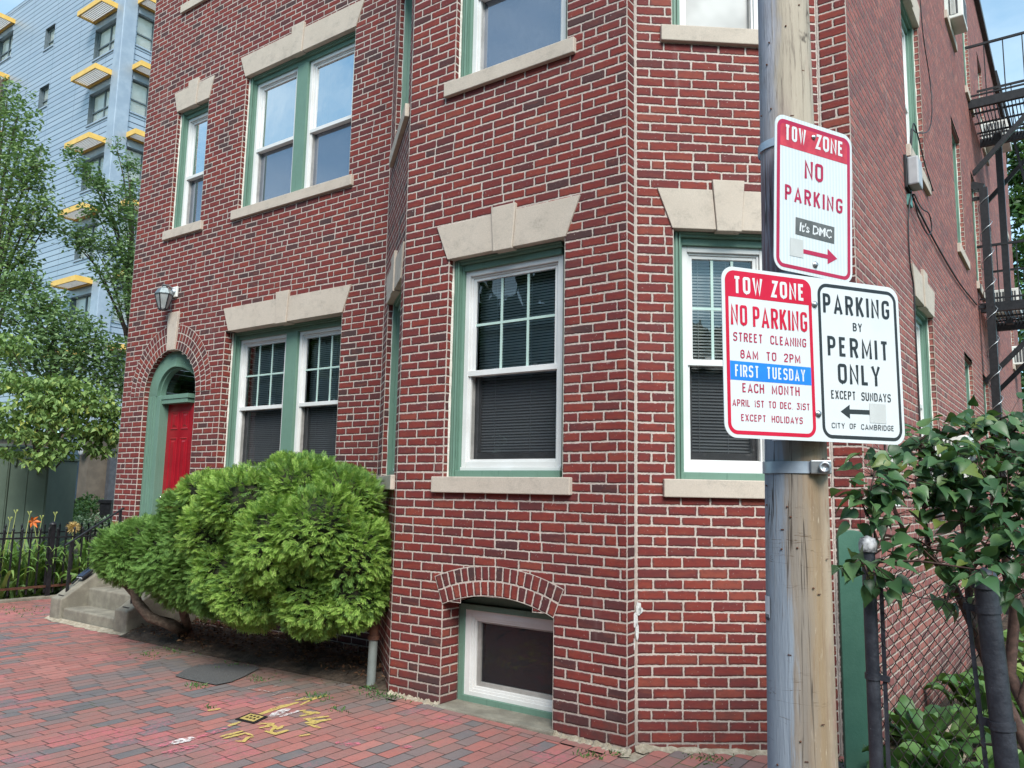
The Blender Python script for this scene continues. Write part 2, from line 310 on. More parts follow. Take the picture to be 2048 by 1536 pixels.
M_LILAC = leaf_mat('lilac_leaf', [(0, (0.020, 0.055, 0.022)), (0.5, (0.050, 0.118, 0.046)), (0.9, (0.10, 0.19, 0.07)), (1, (0.15, 0.19, 0.04))], 0.24, 0.40, 0.4, (0.10, 0.2, 0.02), 6)
M_HOSTA = leaf_mat('hosta_leaf', [(0, (0.03, 0.075, 0.025)), (0.5, (0.06, 0.135, 0.04)), (1, (0.13, 0.24, 0.06))], 0.22, 0.5, 0.35)
M_LILY = leaf_mat('daylily_leaf', [(0, (0.08, 0.16, 0.03)), (0.6, (0.15, 0.27, 0.06)), (1, (0.24, 0.34, 0.10))], 0.25, 0.5)
M_LITTER = leaf_mat('leaf_litter', [(0, (0.05, 0.025, 0.015)), (0.5, (0.11, 0.055, 0.03)), (1, (0.22, 0.13, 0.07))], 0.05, 0.8, 0.2, (0.1, 0.05, 0.02))
M_BARK = simple('bark', (0.085, 0.06, 0.045), (0.17, 0.125, 0.095), 30, 0.9, bumpd=0.02, bsc=45)
M_TWIG = simple('dark_twig', (0.045, 0.025, 0.02), (0.09, 0.05, 0.04), 40, 0.85)
M_SOIL = simple('garden_soil', (0.04, 0.028, 0.02), (0.10, 0.07, 0.05), 9, 0.95, bumpd=0.05, bsc=22)
M_CONC = simple('weathered_concrete', (0.17, 0.155, 0.125), (0.27, 0.25, 0.20), 6, 0.9, bumpd=0.006, bsc=160, spots=((0.36, 0.33, 0.27), 130, 0.62))
M_SAND = simple('sandy_mortar', (0.30, 0.25, 0.185), (0.48, 0.42, 0.33), 22, 0.95, bumpd=0.02, bsc=110)
M_IRON = simple('black_iron', (0.010, 0.010, 0.012), (0.022, 0.021, 0.024), 20, 0.45, bumpd=0.002, bsc=80)
M_RUST = simple('rusty_iron', (0.07, 0.028, 0.018), (0.13, 0.055, 0.03), 20, 0.8)
M_ROAD = simple('asphalt', (0.04, 0.04, 0.042), (0.06, 0.06, 0.062), 30, 0.9, bumpd=0.01, bsc=120)
M_GALV = simple('galvanised_steel', (0.36, 0.38, 0.40), (0.50, 0.52, 0.54), 14, 0.35, metal=0.75)
M_RED = simple('red_door_paint', (0.25, 0.006, 0.014), (0.31, 0.009, 0.018), 5, 0.28, spec=0.5)
M_CHROME = simple('chrome', (0.75, 0.75, 0.75), (0.8, 0.8, 0.8), 5, 0.15, metal=1.0)
M_BLACK = simple('black_cable', (0.012, 0.012, 0.014), (0.02, 0.02, 0.022), 10, 0.5)
M_CAB = simple('cabinet_green', (0.085, 0.115, 0.085), (0.105, 0.14, 0.105), 3, 0.55)
M_CREAM = simple('ac_plastic', (0.66, 0.66, 0.62), (0.75, 0.75, 0.72), 4, 0.5)
M_DGREY = simple('dark_grille', (0.05, 0.052, 0.055), (0.09, 0.092, 0.095), 20, 0.6)
M_GREYBOX = simple('grey_plastic', (0.33, 0.34, 0.36), (0.42, 0.43, 0.45), 5, 0.5)

# ------------------------------------------------------------------ ground heights
GZX = [(-40, -1.60), (-9, -1.60), (-7.5, -1.59), (-4.5, -1.548), (-2.4, -1.587), (-1.5, -1.628), (3, -1.64), (40, -1.64)]
def gz(x, y=0.0):
    for (a, za), (b, zb) in zip(GZX, GZX[1:]):
        if x <= b: return za + (zb - za) * max(0.0, (x - a) / (b - a))
    return GZX[-1][1]

# ------------------------------------------------------------------ brickwork
class BrickMB:                     # every brick is one cell: a quad that carries its own size and random numbers
    def __init__(s): s.v = []; s.q = []
    def cell(s, P, w, h, kind=0.0, mt=0.0, r=None):
        b = len(s.v); s.v += [tuple(p) for p in P]
        r1, r2 = (random.random(), random.random()) if r is None else r
        k = 0 if kind else 1; s.q.append((b, w / 2, h / 2, r1, r2, kind, mt, w / 2 - k * 0.0022 * random.random(), h / 2 - k * 0.0024 * random.random()))
    def build(s, name, m, parent):
        off = _base(parent); me = bpy.data.meshes.new(name); n = len(s.q)
        me.from_pydata([(x - off.x, y - off.y, z - off.z) for x, y, z in s.v], [], [(q[0], q[0] + 1, q[0] + 2, q[0] + 3) for q in s.q])
        A = np.array([q[1:] for q in s.q], np.float32)
        sx = np.array([-1, 1, 1, -1], np.float32); sy = np.array([-1, -1, 1, 1], np.float32)
        for nm, arr in (('cell', np.stack([A[:, 0:1] * sx, A[:, 1:2] * sy], -1)), ('half', np.repeat(A[:, None, 6:8], 4, 1)), ('rnd', np.repeat(A[:, None, 2:4], 4, 1)), ('kind', np.repeat(A[:, None, 4:6], 4, 1))):
            u = me.uv_layers.new(name=nm); u.data.foreach_set('uv', arr.astype(np.float32).ravel())
        return link(name, me, m, parent)
CH, SL = 0.0677, 0.198             # course height, stretcher pitch
class Fr:                          # a wall's frame: along the wall (u), into the wall (d), up (z)
    def __init__(s, o, U, N): s.o = Vector((o[0], o[1], 0)); s.U = Vector((U[0], U[1], 0)); s.N = Vector((N[0], N[1], 0))
    def p(s, u, d, z): q = s.o + s.U * u + s.N * d; return Vector((q.x, q.y, z))
    def M(s): return lambda a: s.p(*a)
def hsh(*a):
    x = math.sin(sum(v * k for v, k in zip(a, (12.9898, 78.233, 37.719)))) * 43758.5453; return x - math.floor(x)
def lay_wall(mb, fr, u0, u1, z0, z1, opens=(), seed=0, bias=0.0, mt=lambda z: 0.0, scale=1.0, joint=False):
    if joint: mb.cell([fr.p(u0, 0, z0), fr.p(u0 + 0.013, 0, z0), fr.p(u0 + 0.013, 0, z1), fr.p(u0, 0, z1)], 0.013, z1 - z0, 1.0); u0 += 0.013
    for r in range(math.floor(z0 / CH), math.ceil(z1 / CH)):
        za, zb = max(r * CH, z0), min((r + 1) * CH, z1)
        if zb - za < 0.008: continue
        fl = (r % 15) in (3, 10)                                   # header courses between stretcher courses
        js, u, k = [u0], u0 + (SL / 2 if (r % 2) else SL) * scale * (1 + 0.10 * (hsh(r, seed) - 0.5)), 0
        while u < u1 - 0.05:
            js.append(u + 0.012 * (hsh(r, k, seed + 1) - 0.5)); k += 1
            u += (SL / 2 if (fl and k % 2) else SL) * scale * (1.0 + 0.05 * (hsh(k, r, seed + 2) - 0.5))
        js.append(u1)
        iv = [(u0, u1)]
        for o in opens:
            h = o(za, zb)
            if h is None: continue
            nv = []
            for a, b in iv:
                if h[1] <= a or h[0] >= b: nv.append((a, b)); continue
                if h[0] > a: nv.append((a, h[0]))
                if h[1] < b: nv.append((h[1], b))
            iv = nv
        for a, b in iv:
            if b - a < 0.004: continue
            jj = [a] + [j for j in js if a + 0.045 < j < b - 0.045] + [b]
            for x, y in zip(jj, jj[1:]):
                rr = min(1.0, max(0.0, random.betavariate(2.1, 1.9) + bias))
                wv = lambda u, z: z + 0.0032 * math.sin(2.3 * u + z * 11 + seed) + 0.0018 * math.sin(6.1 * u + z * 31) if z not in (z0, z1) else z
                mb.cell([fr.p(x, 0, wv(x, za)), fr.p(y, 0, wv(y, za)), fr.p(y, 0, wv(y, zb)), fr.p(x, 0, wv(x, zb))], y - x, zb - za, 0.0, mt((za + zb) / 2), (rr, random.random()))
def rect(u0, u1, z0, z1): return lambda a, b: (u0, u1) if (b > z0 + 0.001 and a < z1 - 0.001) else None
def jamb(mb, fr, u, d, z0, z1, bias=0.05, mt=0.0):                 # the brick return at the side of an opening
    for r in range(math.floor(z0 / CH), math.ceil(z1 / CH)):
        za, zb = max(r * CH, z0), min((r + 1) * CH, z1)
        if zb - za < 0.008: continue
        cuts = [0, d] if d < 0.12 or r % 2 else [0, d * 0.52, d]
        for a, b in zip(cuts, cuts[1:]):
            mb.cell([fr.p(u, a, za), fr.p(u, b, za), fr.p(u, b, zb), fr.p(u, a, zb)], b - a, zb - za, 0, mt, (min(1, random.betavariate(2, 1.7) + bias), random.random()))
def arch_ring(mb, fr, cu, cz, r0, rings, rh, a0, a1, wide, out=0.004, skip=None, header=False):    # rings of bricks on end round an arch
    for k in range(rings):
        ra, rb = r0 + k * rh, r0 + (k + 1) * rh; n = max(3, round((a1 - a0) * (ra + rb) / 2 / wide))
        for i in range(n):
            t0, t1 = a0 + (a1 - a0) * i / n, a0 + (a1 - a0) * (i + 1) / n
            if skip and skip(0.5 * (t0 + t1)): continue
            A, B = ra, rb
            P = [fr.p(cu + A * math.cos(t1), -out, cz + A * math.sin(t1)), fr.p(cu + A * math.cos(t0), -out, cz + A * math.sin(t0)), fr.p(cu + B * math.cos(t0), -out, cz + B * math.sin(t0)), fr.p(cu + B * math.cos(t1), -out, cz + B * math.sin(t1))]
            mb.cell(P, (t1 - t0) * (A + B) / 2, B - A)
def arch_soffit(mb, fr, cu, cz, r, a0, a1, d, wide, out=0.004):
    n = max(3, round((a1 - a0) * r / wide))
    for i in range(n):
        t0, t1 = a0 + (a1 - a0) * i / n, a0 + (a1 - a0) * (i + 1) / n
        q = lambda t, e: fr.p(cu + r * math.cos(t), e, cz + r * math.sin(t))
        mb.cell([q(t1, -out), q(t0, -out), q(t0, d), q(t1, d)], (t1 - t0) * r, d + out)

# ------------------------------------------------------------------ the brick apartment house
A0, B0, EX = 5.6111, 4.6671, -1.184
AL, LB, BC, CDX = -5.6231, -4.4639, -2.4209, -1.3929
WEST, NORTH, ROOF = -10.446, 23.13, 9.39
ca, sa = math.cos(rad(39.159)), math.sin(rad(39.159))
CY = B0 + 0.1068
FA = Fr((0, A0), (1, 0), (0, 1)); FB = Fr((0, B0), (1, 0), (0, 1)); FE = Fr((EX, 0), (0, 1), (-1, 0))
FL = Fr((AL, A0), (ca, -sa), (sa, ca)); FC = Fr((BC, CY), (ca, sa), (-sa, ca)); FR_ = Fr((BC, B0), (0, 1), (-1, 0))
FW_ = Fr((WEST, 0), (0, 1), (1, 0)); FN = Fr((0, NORTH), (1, 0), (0, -1))
LW = (A0 - B0) / sa; CW = (A0 - CY) / sa; ZB = -1.8
house = empty('brick_apartment_house', (-5.5, 8.0, -1.6), 'dark red brick apartment house with angled bay, green window trim and red arched door', 'building')

# window openings: frame, u0, u1, sill top, lintel bottom, options
WIN = [
    (FA, -8.255, -6.236, 0.10, 1.822, dict(two=True, grid=True, tail=0.13, rv=0.12, lu=0.085)),
    (FA, -8.17, -6.236, 3.31, 5.03, dict(two=True, up=True, tail=0.13)),
    (FA, -9.645, -8.945, 3.31, 4.97, dict(up=True, tail=0.10)),
    (FA, -9.645, -8.945, 6.53, 8.15, dict(up=True, tail=0.10)),
    (FL, 0.34, 1.33, 0.115, 1.76, dict(grid=True, tail=0.12, cut=True)),
    (FL, 0.34, 1.33, 3.28, 4.98, dict(up=True, tail=0.12, cut=True)),
    (FB, -3.983, -2.915, 0.102, 1.80, dict(grid=True, tail=0.13)),
    (FB, -3.983, -2.915, 3.285, 5.0, dict(up=True, tail=0.13)),
    (FC, 0.272, 1.04, 0.102, 1.815, dict(grid=True, tail=0.115, pale=True)),
    (FC, 0.272, 1.04, 3.30, 5.0, dict(up=True, tail=0.115, curtain=True)),
    (FE, 7.95, 9.0, 0.102, 1.845, dict(grid=False, tail=0.12)),
    (FE, 7.95, 9.0, 3.28, 5.03, dict(up=True, tail=0.12)),
    (FE, 11.55, 12.42, 0.45, 1.845, dict(flat=True)), (FE, 11.55, 12.42, 3.30, 5.03, dict(flat=True, up=True)), (FE, 11.55, 12.42, 6.55, 8.2, dict(flat=True, up=True)),
    (FE, 13.75, 14.6, 0.3, 1.845, dict(flat=True)), (FE, 13.75, 14.6, 3.30, 5.03, dict(flat=True, up=True)), (FE, 13.75, 14.6, 6.45, 8.2, dict(flat=True, up=True)),
    (FE, 16.2, 17.0, 3.30, 5.03, dict(flat=True, up=True)), (FE, 16.2, 17.0, 6.45, 8.2, dict(flat=True, up=True)), (FE, 16.2, 17.0, 0.3, 1.845, dict(flat=True)),
    (FE, 20.6, 21.5, 3.0, 4.7, dict(flat=True)), (FE, 20.6, 21.5, 6.2, 7.9, dict(flat=True, up=True)),
]
ho = {id(f): [] for f in (FA, FB, FC, FE, FL)}
for f, u0, u1, z0, z1, o in WIN: ho[id(f)].append(rect(u0, u1, z0, z1))
# arched door and basement window openings
DU, DR, DZ = -9.35, 0.575, 1.13                                     # centre, radius, spring height
def door_open(a, b):
    m = (a + b) / 2
    if m < -1.05 or m > DZ + DR: return None
    h = DR if m < DZ else math.sqrt(max(0, DR * DR - (m - DZ) ** 2)); return (DU - h, DU + h)
ho[id(FA)].append(door_open)
BU0, BU1, BR0, BCZ = -3.947, -2.972, 1.30, -2.040                    # basement window: sides, arch radius, arch centre height
BCU = (BU0 + BU1) / 2
def base_open(a, b):
    m = (a + b) / 2
    if b < -1.60 or m > BCZ + BR0: return None
    if m < -0.835: return (BU0, BU1)
    h = math.sqrt(max(0, BR0 ** 2 - (m - BCZ) ** 2)); return (BCU - h, BCU + h)
ho[id(FB)].append(base_open)

wb = BrickMB()
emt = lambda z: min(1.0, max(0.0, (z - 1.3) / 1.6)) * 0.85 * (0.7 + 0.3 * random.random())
lay_wall(wb, FA, WEST, AL, ZB, ROOF, ho[id(FA)], 1, -0.08)
lay_wall(wb, FL, 0, LW, ZB, ROOF, ho[id(FL)], 2, -0.10)
lay_wall(wb, FB, LB, BC, ZB, ROOF, ho[id(FB)], 3, 0.0)
lay_wall(wb, FR_, 0, CY - B0, ZB, ROOF, (), 4, 0.05)
lay_wall(wb, FC, 0, CW, ZB, ROOF, ho[id(FC)], 5, 0.12, joint=True)
lay_wall(wb, FA, CDX, EX, ZB, ROOF, (), 6, 0.05, joint=True)
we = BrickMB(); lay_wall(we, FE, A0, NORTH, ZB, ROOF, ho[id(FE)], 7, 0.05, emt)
lay_wall(wb, FW_, A0, NORTH, ZB, ROOF, (), 8, 0.0, scale=4)
lay_wall(wb, FN, WEST, EX, ZB, ROOF, (), 9, 0.0, scale=4)
for f, u0, u1, z0, z1, o in WIN:
    for u in (u0, u1): jamb(we if f is FE else wb, f, u, 0.03 + o.get('rv', 0.06), z0 - 0.02, z1 + (0.02 if not o.get('flat') else 0), 0.12 if f is FE else 0.0)
    if o.get('flat'): we.cell([f.p(u0, 0, z1), f.p(u1, 0, z1), f.p(u1, 0.13, z1), f.p(u0, 0.13, z1)], u1 - u0, 0.13)
jamb(wb, FA, DU - DR, 0.14, -1.06, DZ); jamb(wb, FA, DU + DR, 0.14, -1.06, DZ)
arch_soffit(wb, FA, DU, DZ, DR, 0, math.pi, 0.14, 0.0677)
arch_ring(wb, FA, DU, DZ, DR, 3, 0.106, 0.0, math.pi, 0.066, skip=lambda t: abs(t - math.pi / 2) < 0.12)
ang = math.asin(0.4875 / BR0)
jamb(wb, FB, BU0, 0.20, -1.65, -0.82); jamb(wb, FB, BU1, 0.20, -1.65, -0.82)
arch_soffit(wb, FB, BCU, BCZ, BR0, math.pi / 2 - ang, math.pi / 2 + ang, 0.20, 0.0677)
arch_ring(wb, FB, BCU, BCZ, BR0, 2, 0.106, math.pi / 2 - ang * 1.005, math.pi / 2 + ang * 1.005, 0.064)
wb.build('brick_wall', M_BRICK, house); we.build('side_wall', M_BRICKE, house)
MB().prism([(WEST, A0), (AL, A0), (LB, B0), (BC, B0), (BC, CY), (CDX, A0), (EX, A0), (EX, NORTH), (WEST, NORTH)], ROOF, ROOF + 0.02, lambda a: (a[0], a[2], a[1])).build('roof', M_DGREY, house)
cap = MB(); path = [(WEST, A0), (AL, A0), (LB, B0), (BC, B0), (BC, CY), (CDX, A0), (EX, A0), (EX, NORTH)]
for (x0, y0), (x1, y1) in zip(path, path[1:]): cap.bar((x0, y0, ROOF + 0.06), (x1, y1, ROOF + 0.06), 0.16, 0.14)
cap.build('roof_edge', M_DGREY, house)
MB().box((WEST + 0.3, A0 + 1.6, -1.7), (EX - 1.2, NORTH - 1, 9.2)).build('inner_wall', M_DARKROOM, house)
fl_ = MB()
for z in (-0.25, 2.9, 6.1): fl_.prism([(WEST + .05, A0 + .16), (AL, A0 + .16), (LB, B0 + .16), (BC - .1, B0 + .2), (CDX - .1, A0 + .16), (EX - .16, A0 + .16), (EX - .16, NORTH - .1), (WEST + .05, NORTH - .1)], z, z + 0.12, lambda a: (a[0], a[2], a[1]))
fl_.build('floor_slab', M_DARKROOM, house)
# mortar dab and sandy fillet at the foot of the walls
for f, u0, u1 in ((FB, LB + 0.02, BU0), (FB, BU1, BC + 0.03), (FC, 0.0, CW - 0.02)):
    gb = MB(); n = 34; prev = None
    for i in range(n + 1):
        u = u0 + (u1 - u0) * i / n; q = f.p(u, 0, 0); z = gz(q.x)
        w_, h_ = 0.012 + 0.045 * hsh(i, u0), 0.002 + 0.022 * hsh(i, u0, 3)
        row = [f.p(u, -w_ - 0.02, z - 0.01), f.p(u, -w_ * 0.4, z + h_ * 0.75), f.p(u, 0.004, z + h_ + 0.012)]
        if prev: gb.quad(prev[0], row[0], row[1], prev[1]); gb.quad(prev[1], row[1], row[2], prev[2])
        prev = row
    gb.build('mortar_fillet', M_SAND, house, fix=False)
db = MB()
for k, (du, z, w_, h_) in enumerate(((0.01, -0.73, 0.022, 0.05), (-0.012, -0.80, 0.016, 0.05), (0.0, -0.87, 0.013, 0.06), (-0.025, -0.95, 0.01, 0.05), (0.022, -0.74, 0.02, 0.022))):
    db.prism([(0.012 + du + w_ * (0.75 + 0.4 * hsh(k, i)) * math.cos(i * 0.7), z + h_ * (0.75 + 0.4 * hsh(i, k)) * math.sin(i * 0.7)) for i in range(9)], -0.012, -0.003 - 0.0006 * k, FC.M())
db.build('mortar_dab', simple('white_filler', (0.6, 0.6, 0.58), (0.74, 0.74, 0.72), 60, 0.9, bumpd=0.01), house)

# ------------------------------------------------------------------ windows
RV = 0.06
def sash_rect(mb, f, u0, u1, z0, z1, w_, d0, d1, top=None, bot=None):
    M = f.M(); tp = w_ if top is None else top; bt = w_ if bot is None else bot
    mb.box((u0, d0, z0), (u0 + w_, d1, z1), M); mb.box((u1 - w_, d0, z0), (u1, d1, z1), M)
    if tp: mb.box((u0 + w_, d0, z1 - tp), (u1 - w_, d1, z1), M)
    if bt: mb.box((u0 + w_, d0, z0), (u1 - w_, d1, z0 + bt), M)
def stone_lintel(f, u0, u1, z1, tail, cut):
    M = f.M(); c = (u0 + u1) / 2; kw, kt = 0.088, 0.115
    top = z1 + 0.285; hl = tail
    if f is FC: c += 0.0
    t = MB(); out = -0.014
    t.prism([(u0 - 0.01, z1), (c - kw, z1), (c - kt * 0.97, top), (u0 - hl, top)], out, 0.12, M)
    t.prism([(c + kw, z1), (u1 + 0.01, z1), (u1 + hl, top), (c + kt * 0.97, top)], out, 0.12, M)
    lt = t.build('lintel', M_STONE, house, 0.004)
    MB().prism([(c - kw + 0.002, z1 - 0.012), (c + kw - 0.002, z1 - 0.012), (c + kt - 0.002, top + (0.05 if f is FB else 0.07)), (c - kt + 0.002, top + (0.05 if f is FB else 0.07))], out - 0.014, 0.115, M).build('keystone', M_STONE, lt, 0.005)
def one_light(f, u0, u1, z0, z1, o, tr, RV=RV):          # a white double-hung unit filling u0..u1, z0..z1
    M = f.M(); D = RV + 0.06; zm = z0 + (z1 - z0) * 0.475; up = o.get('up')
    v = MB(); fw_ = 0.042
    sash_rect(v, f, u0, u1, z0, z1, fw_, D - 0.006, D + 0.03)
    sash_rect(v, f, u0 + fw_, u1 - fw_, z0 + fw_, z1 - fw_, 0.016, D + 0.012, D + 0.05)
    fo = v.build('vinyl_frame', M_VINYL, tr, 0.003)
    a, b = u0 + fw_ + 0.016, u1 - fw_ - 0.016; zt, zb = z1 - fw_ - 0.016, z0 + fw_ + 0.016
    s = MB(); sash_rect(s, f, a, b, zm, zt, 0.026, D + 0.022, D + 0.06, 0.024, 0.0); s.box((u0 + fw_, D - 0.002, zm - 0.03), (u1 - fw_, D + 0.062, zm + 0.012), M)
    if not up:
        for k in (0.27, 0.72):
            q = a + (b - a) * k; s.box((q - 0.025, D + 0.05, zm + 0.012), (q + 0.025, D + 0.09, zm + 0.026), M); s.box((q - 0.01, D + 0.045, zm + 0.026), (q + 0.035, D + 0.06, zm + 0.036), M)
    sh = s.build('upper_sash', M_VINYL, tr, 0.002)
    MB().quad(M((a + .02, D + 0.04, zm)), M((b - .02, D + 0.04, zm)), M((b - .02, D + 0.04, zt - .02)), M((a + .02, D + 0.04, zt - .02))).build('upper_pane', M_GLASSUP if up else M_GLASS, tr, fix=False)
    l = MB(); sash_rect(l, f, a - 0.016, b + 0.016, zb - 0.016, zm - 0.03, 0.022, D + 0.03, D + 0.075, 0.0, 0.02)
    sash_rect(l, f, a + 0.006, b - 0.006, zb + 0.004, zm - 0.03, 0.026, D + 0.075, D + 0.12, 0.0, 0.05)
    l.build('lower_sash', M_ALU, tr, 0.002)
    MB().quad(M((a, D + 0.066, zb - 0.01)), M((b, D + 0.066, zb - 0.01)), M((b, D + 0.066, zm - 0.02)), M((a, D + 0.066, zm - 0.02))).build('insect_screen', (M_SCREENGREY if o.get('curtain') else M_SCREENUP) if up else M_SCREEN, tr, fix=False)
    if o.get('grid'):
        g = MB()
        for k in (1 / 3, 2 / 3):
            q = a + .026 + (b - a - .052) * k; g.box((q - 0.0095, D + 0.031, zm + .01), (q + 0.0095, D + 0.037, zt - .02), M)
        zc = (zm + zt) / 2; g.box((a + .02, D + 0.0305, zc - 0.0095), (b - .02, D + 0.0375, zc + 0.0095), M)
        g.build('grille_bars', M_GRID, tr)
    if not up or o.get('curtain'):
        if o.get('curtain'):
            cb = MB(); n = 40
            for i in range(n):
                x0, x1 = a - .03 + (b - a + .06) * i / n, a - .03 + (b - a + .06) * (i + 1) / n
                d = lambda x: D + 0.2 + 0.018 * math.sin(x * 55) + 0.01 * math.sin(x * 23 + 1)
                cb.quad(M((x0, d(x0), zb)), M((x1, d(x1), zb)), M((x1, d(x1), z1)), M((x0, d(x0), z1)))
            cb.build('curtain', M_CURTAIN, tr, fix=False)
        else:
            bl = MB(); z = zb + 0.03; i = 0; low = hsh(u0, z0); x0, x1 = a - 0.02, b + 0.02
            while z < z1 - 0.05:
                tilt = rad(54) if not o.get('pale') or z > zm + 0.35 else rad(44)
                w_ = 0.0125; j = 0.0014 * (hsh(i, u0) - 0.5); sag = 0.004 * (hsh(i // 9, u1) - 0.5)
                dy, dz = w_ * math.cos(tilt), w_ * math.sin(tilt)
                bl.quad(M((x0, D + 0.142 - dy, z - dz + j)), M((x1, D + 0.142 - dy, z - dz + sag + j)), M((x1, D + 0.142 + dy, z + dz + sag - j)), M((x0, D + 0.142 + dy, z + dz - j)))
                z += 0.0222; i += 1
            bl.box((x0, D + 0.132, zb + 0.002), (x1, D + 0.152, zb + 0.022), M)
            for k in (0.2, 0.62): q = a + (b - a) * k; bl.box((q - 0.0015, D + 0.126, zb), (q + 0.0015, D + 0.128, z1), M)
            bl.build('venetian_blind', M_SLAT, tr, fix=False)
    else:
        cb = MB(); n = 22; cw_ = (b - a) * 0.16
        for i in range(n):
            x0, x1 = a - .02 + cw_ * i / n, a - .02 + cw_ * (i + 1) / n; d = lambda x: D + 0.17 + 0.012 * math.sin(x * 95)
            cb.quad(M((x0, d(x0), zb)), M((x1, d(x1), zb)), M((x1, d(x1), z1)), M((x0, d(x0), z1)))
        cb.build('curtain', M_CURTAIN, tr, fix=False)
def window(f, u0, u1, z0, z1, o):
    RV = o.get('rv', 0.06); M = f.M(); tr = MB(); up = o.get('up'); D = RV
    cw_ = 0.062
    D0 = D
    for a, b, c in ((u0 + 0.004, u0 + cw_, u0 + 0.083), (u1 - 0.004, u1 - cw_, u1 - 0.083)):
        D = D0 + (0.045 if a > b and f in (FA, FB, FL) else 0.0)
        tr.box((min(a, b), D, z0), (max(a, b), D + 0.11, z1), M); tr.box((min(b, c), D + 0.028, z0), (max(b, c), D + 0.10, z1), M)
        k = (a + b) / 2; tr.box((k - 0.008, D - 0.009, z0), (k + 0.008, D + 0.01, z1), M); s_ = 1 if b > a else -1; tr.box((min(b, b - s_ * 0.012), D - 0.014, z0), (max(b, b - s_ * 0.012), D + 0.01, z1), M)
    D = D0; i0, i1 = u0 + 0.083, u1 - 0.083
    tr.box((u0 + cw_, D, z1 - 0.035), (u1 - cw_, D + 0.10, z1), M); tr.box((i0, D + 0.03, z1 - 0.085), (i1, D + 0.10, z1 - 0.035), M); tr.box((u0 + cw_, D - 0.016, z1 - 0.016), (u1 - cw_, D + .01, z1 - 0.002), M)
    zz = z0
    if not up:
        tr.box((u0 + cw_, D + 0.004, z0), (u1 - cw_, D + 0.14, z0 + 0.05), M); zz = z0 + 0.05
    if o.get('two'):
        c = (u0 + u1 + o.get('lu', 0)) / 2; tr.box((c - 0.095, D + 0.024, zz), (c + 0.095, D + 0.14, z1 - 0.085), M); tr.box((c - 0.10, D + 0.05, zz), (c - 0.095, D + 0.1, z1 - 0.085), M); tr.box((c + 0.095, D + 0.05, zz), (c + 0.10, D + 0.1, z1 - 0.085), M)
    ob = tr.build('window', M_GREEN, house, 0.0035)
    if not up:
        MB().box((i0, D + 0.04, zz), (i1, D + 0.11, zz + 0.026), M).build('window_ledge', M_VINYL, ob, 0.003); zz += 0.026
    if o.get('two'):
        one_light(f, i0, c - 0.10, zz, z1 - 0.085, o, ob, RV); one_light(f, c + 0.10, i1, zz, z1 - 0.085, o, ob, RV)
    else: one_light(f, i0, i1, zz, z1 - 0.085, o, ob, RV)
    if not o.get('flat'): stone_lintel(f, u0 + o.get('lu', 0), u1, z1, o['tail'], o.get('cut'))
    for a in (u0, u1):                                             # ragged white caulk where the trim meets the brick
        ck = MB(); n = 26; prev = None
        for i in range(n + 1):
            z = z0 + (z1 - z0) * i / n; e = 0.003 + 0.006 * hsh(i, a, z0); s_ = 1 if a == u0 else -1
            row = (M((a, RV - 0.006 - e * 1.5, z)), M((a + s_ * (0.004 + e), RV - 0.002, z)))
            if prev: ck.quad(prev[0], row[0], row[1], prev[1])
            prev = row
        ck.build('caulk_line', M_CAULK, ob, fix=False)
    sl_ = MB().box((u0 - 0.085, -0.038, z0 - 0.118), (u1 + 0.08 if not o.get('cut') else min(u1 + 0.08, LW - 0.01), RV + 0.12, z0 + 0.001), M)
    sl_.build('window_sill', M_STONE, house, 0.006)
for wd in WIN: window(*wd)

# basement window
M = FB.M(); DD = 0.20
tr = MB(); n = 20
out = [(BU0 + 0.003, -1.55), (BU1 - 0.003, -1.55), (BU1 - 0.003, -0.84)] + [(BCU + (BR0 - 0.003) * math.sin(ang - 2 * ang * i / n), BCZ + (BR0 - 0.003) * math.cos(ang - 2 * ang * i / n)) for i in range(n + 1)] + [(BU0 + 0.003, -0.84)]
tr.box((BU0 + 0.003, DD, -1.55), (BU0 + 0.052, DD + 0.1, -0.86), M); tr.box((BU1 - 0.03, DD + .02, -1.55), (BU1 - 0.003, DD + 0.1, -0.86), M)
tr.prism([p for p in out if p[1] > -0.87], DD + 0.03, DD + 0.08, M)
tr.box((BU0 + 0.02, DD - 0.012, -0.885), (BU1 - 0.02, DD + 0.07, -0.845), M)
tr.box((BU0 + 0.052, DD - 0.004, -1.60), (BU1 - 0.03, DD + 0.1, -1.507), M)
bw = tr.build('basement_window', M_GREEN, house, 0.005)
v = MB(); a, b, z0, z1 = BU0 + 0.052, BU1 - 0.03, -1.507, -0.885
sash_rect(v, FB, a, b, z0, z1, 0.055, DD + 0.012, DD + 0.05, 0.05, 0.035); sash_rect(v, FB, a + 0.055, b - 0.055, z0 + 0.035, z1 - 0.05, 0.018, DD + 0.024, DD + 0.06); sash_rect(v, FB, a + 0.073, b - 0.073, z0 + 0.053, z1 - 0.068, 0.016, DD + 0.036, DD + 0.07)
v.build('vinyl_frame', M_VINYL, bw, 0.003)
l = MB(); sash_rect(l, FB, a + 0.089, b - 0.089, z0 + 0.069, z1 - 0.084, 0.032, DD + 0.05, DD + 0.085, 0.012, 0.03); l.build('inner_sash', M_ALU, bw, 0.002)
MB().quad(M((a + .09, DD + 0.07, z0 + .07)), M((b - .09, DD + 0.07, z0 + .07)), M((b - .09, DD + 0.07, z1 - .08)), M((a + .09, DD + 0.07, z1 - .08))).build('pane', M_SCREEN, bw, fix=False)
MB().box((BU0 - 0.05, -0.04, -1.75), (BU1 + 0.02, 0.34, -1.548), M).build('basement_sill', M_CONC, house, 0.012)
MB().box((BU0 - 0.2, 0.45, -1.8), (BU1 + 0.2, 0.47, -0.5), M).build('dark_backing', M_DARKROOM, bw)  # added near-black sheet, gives the basement pane its unlit depth

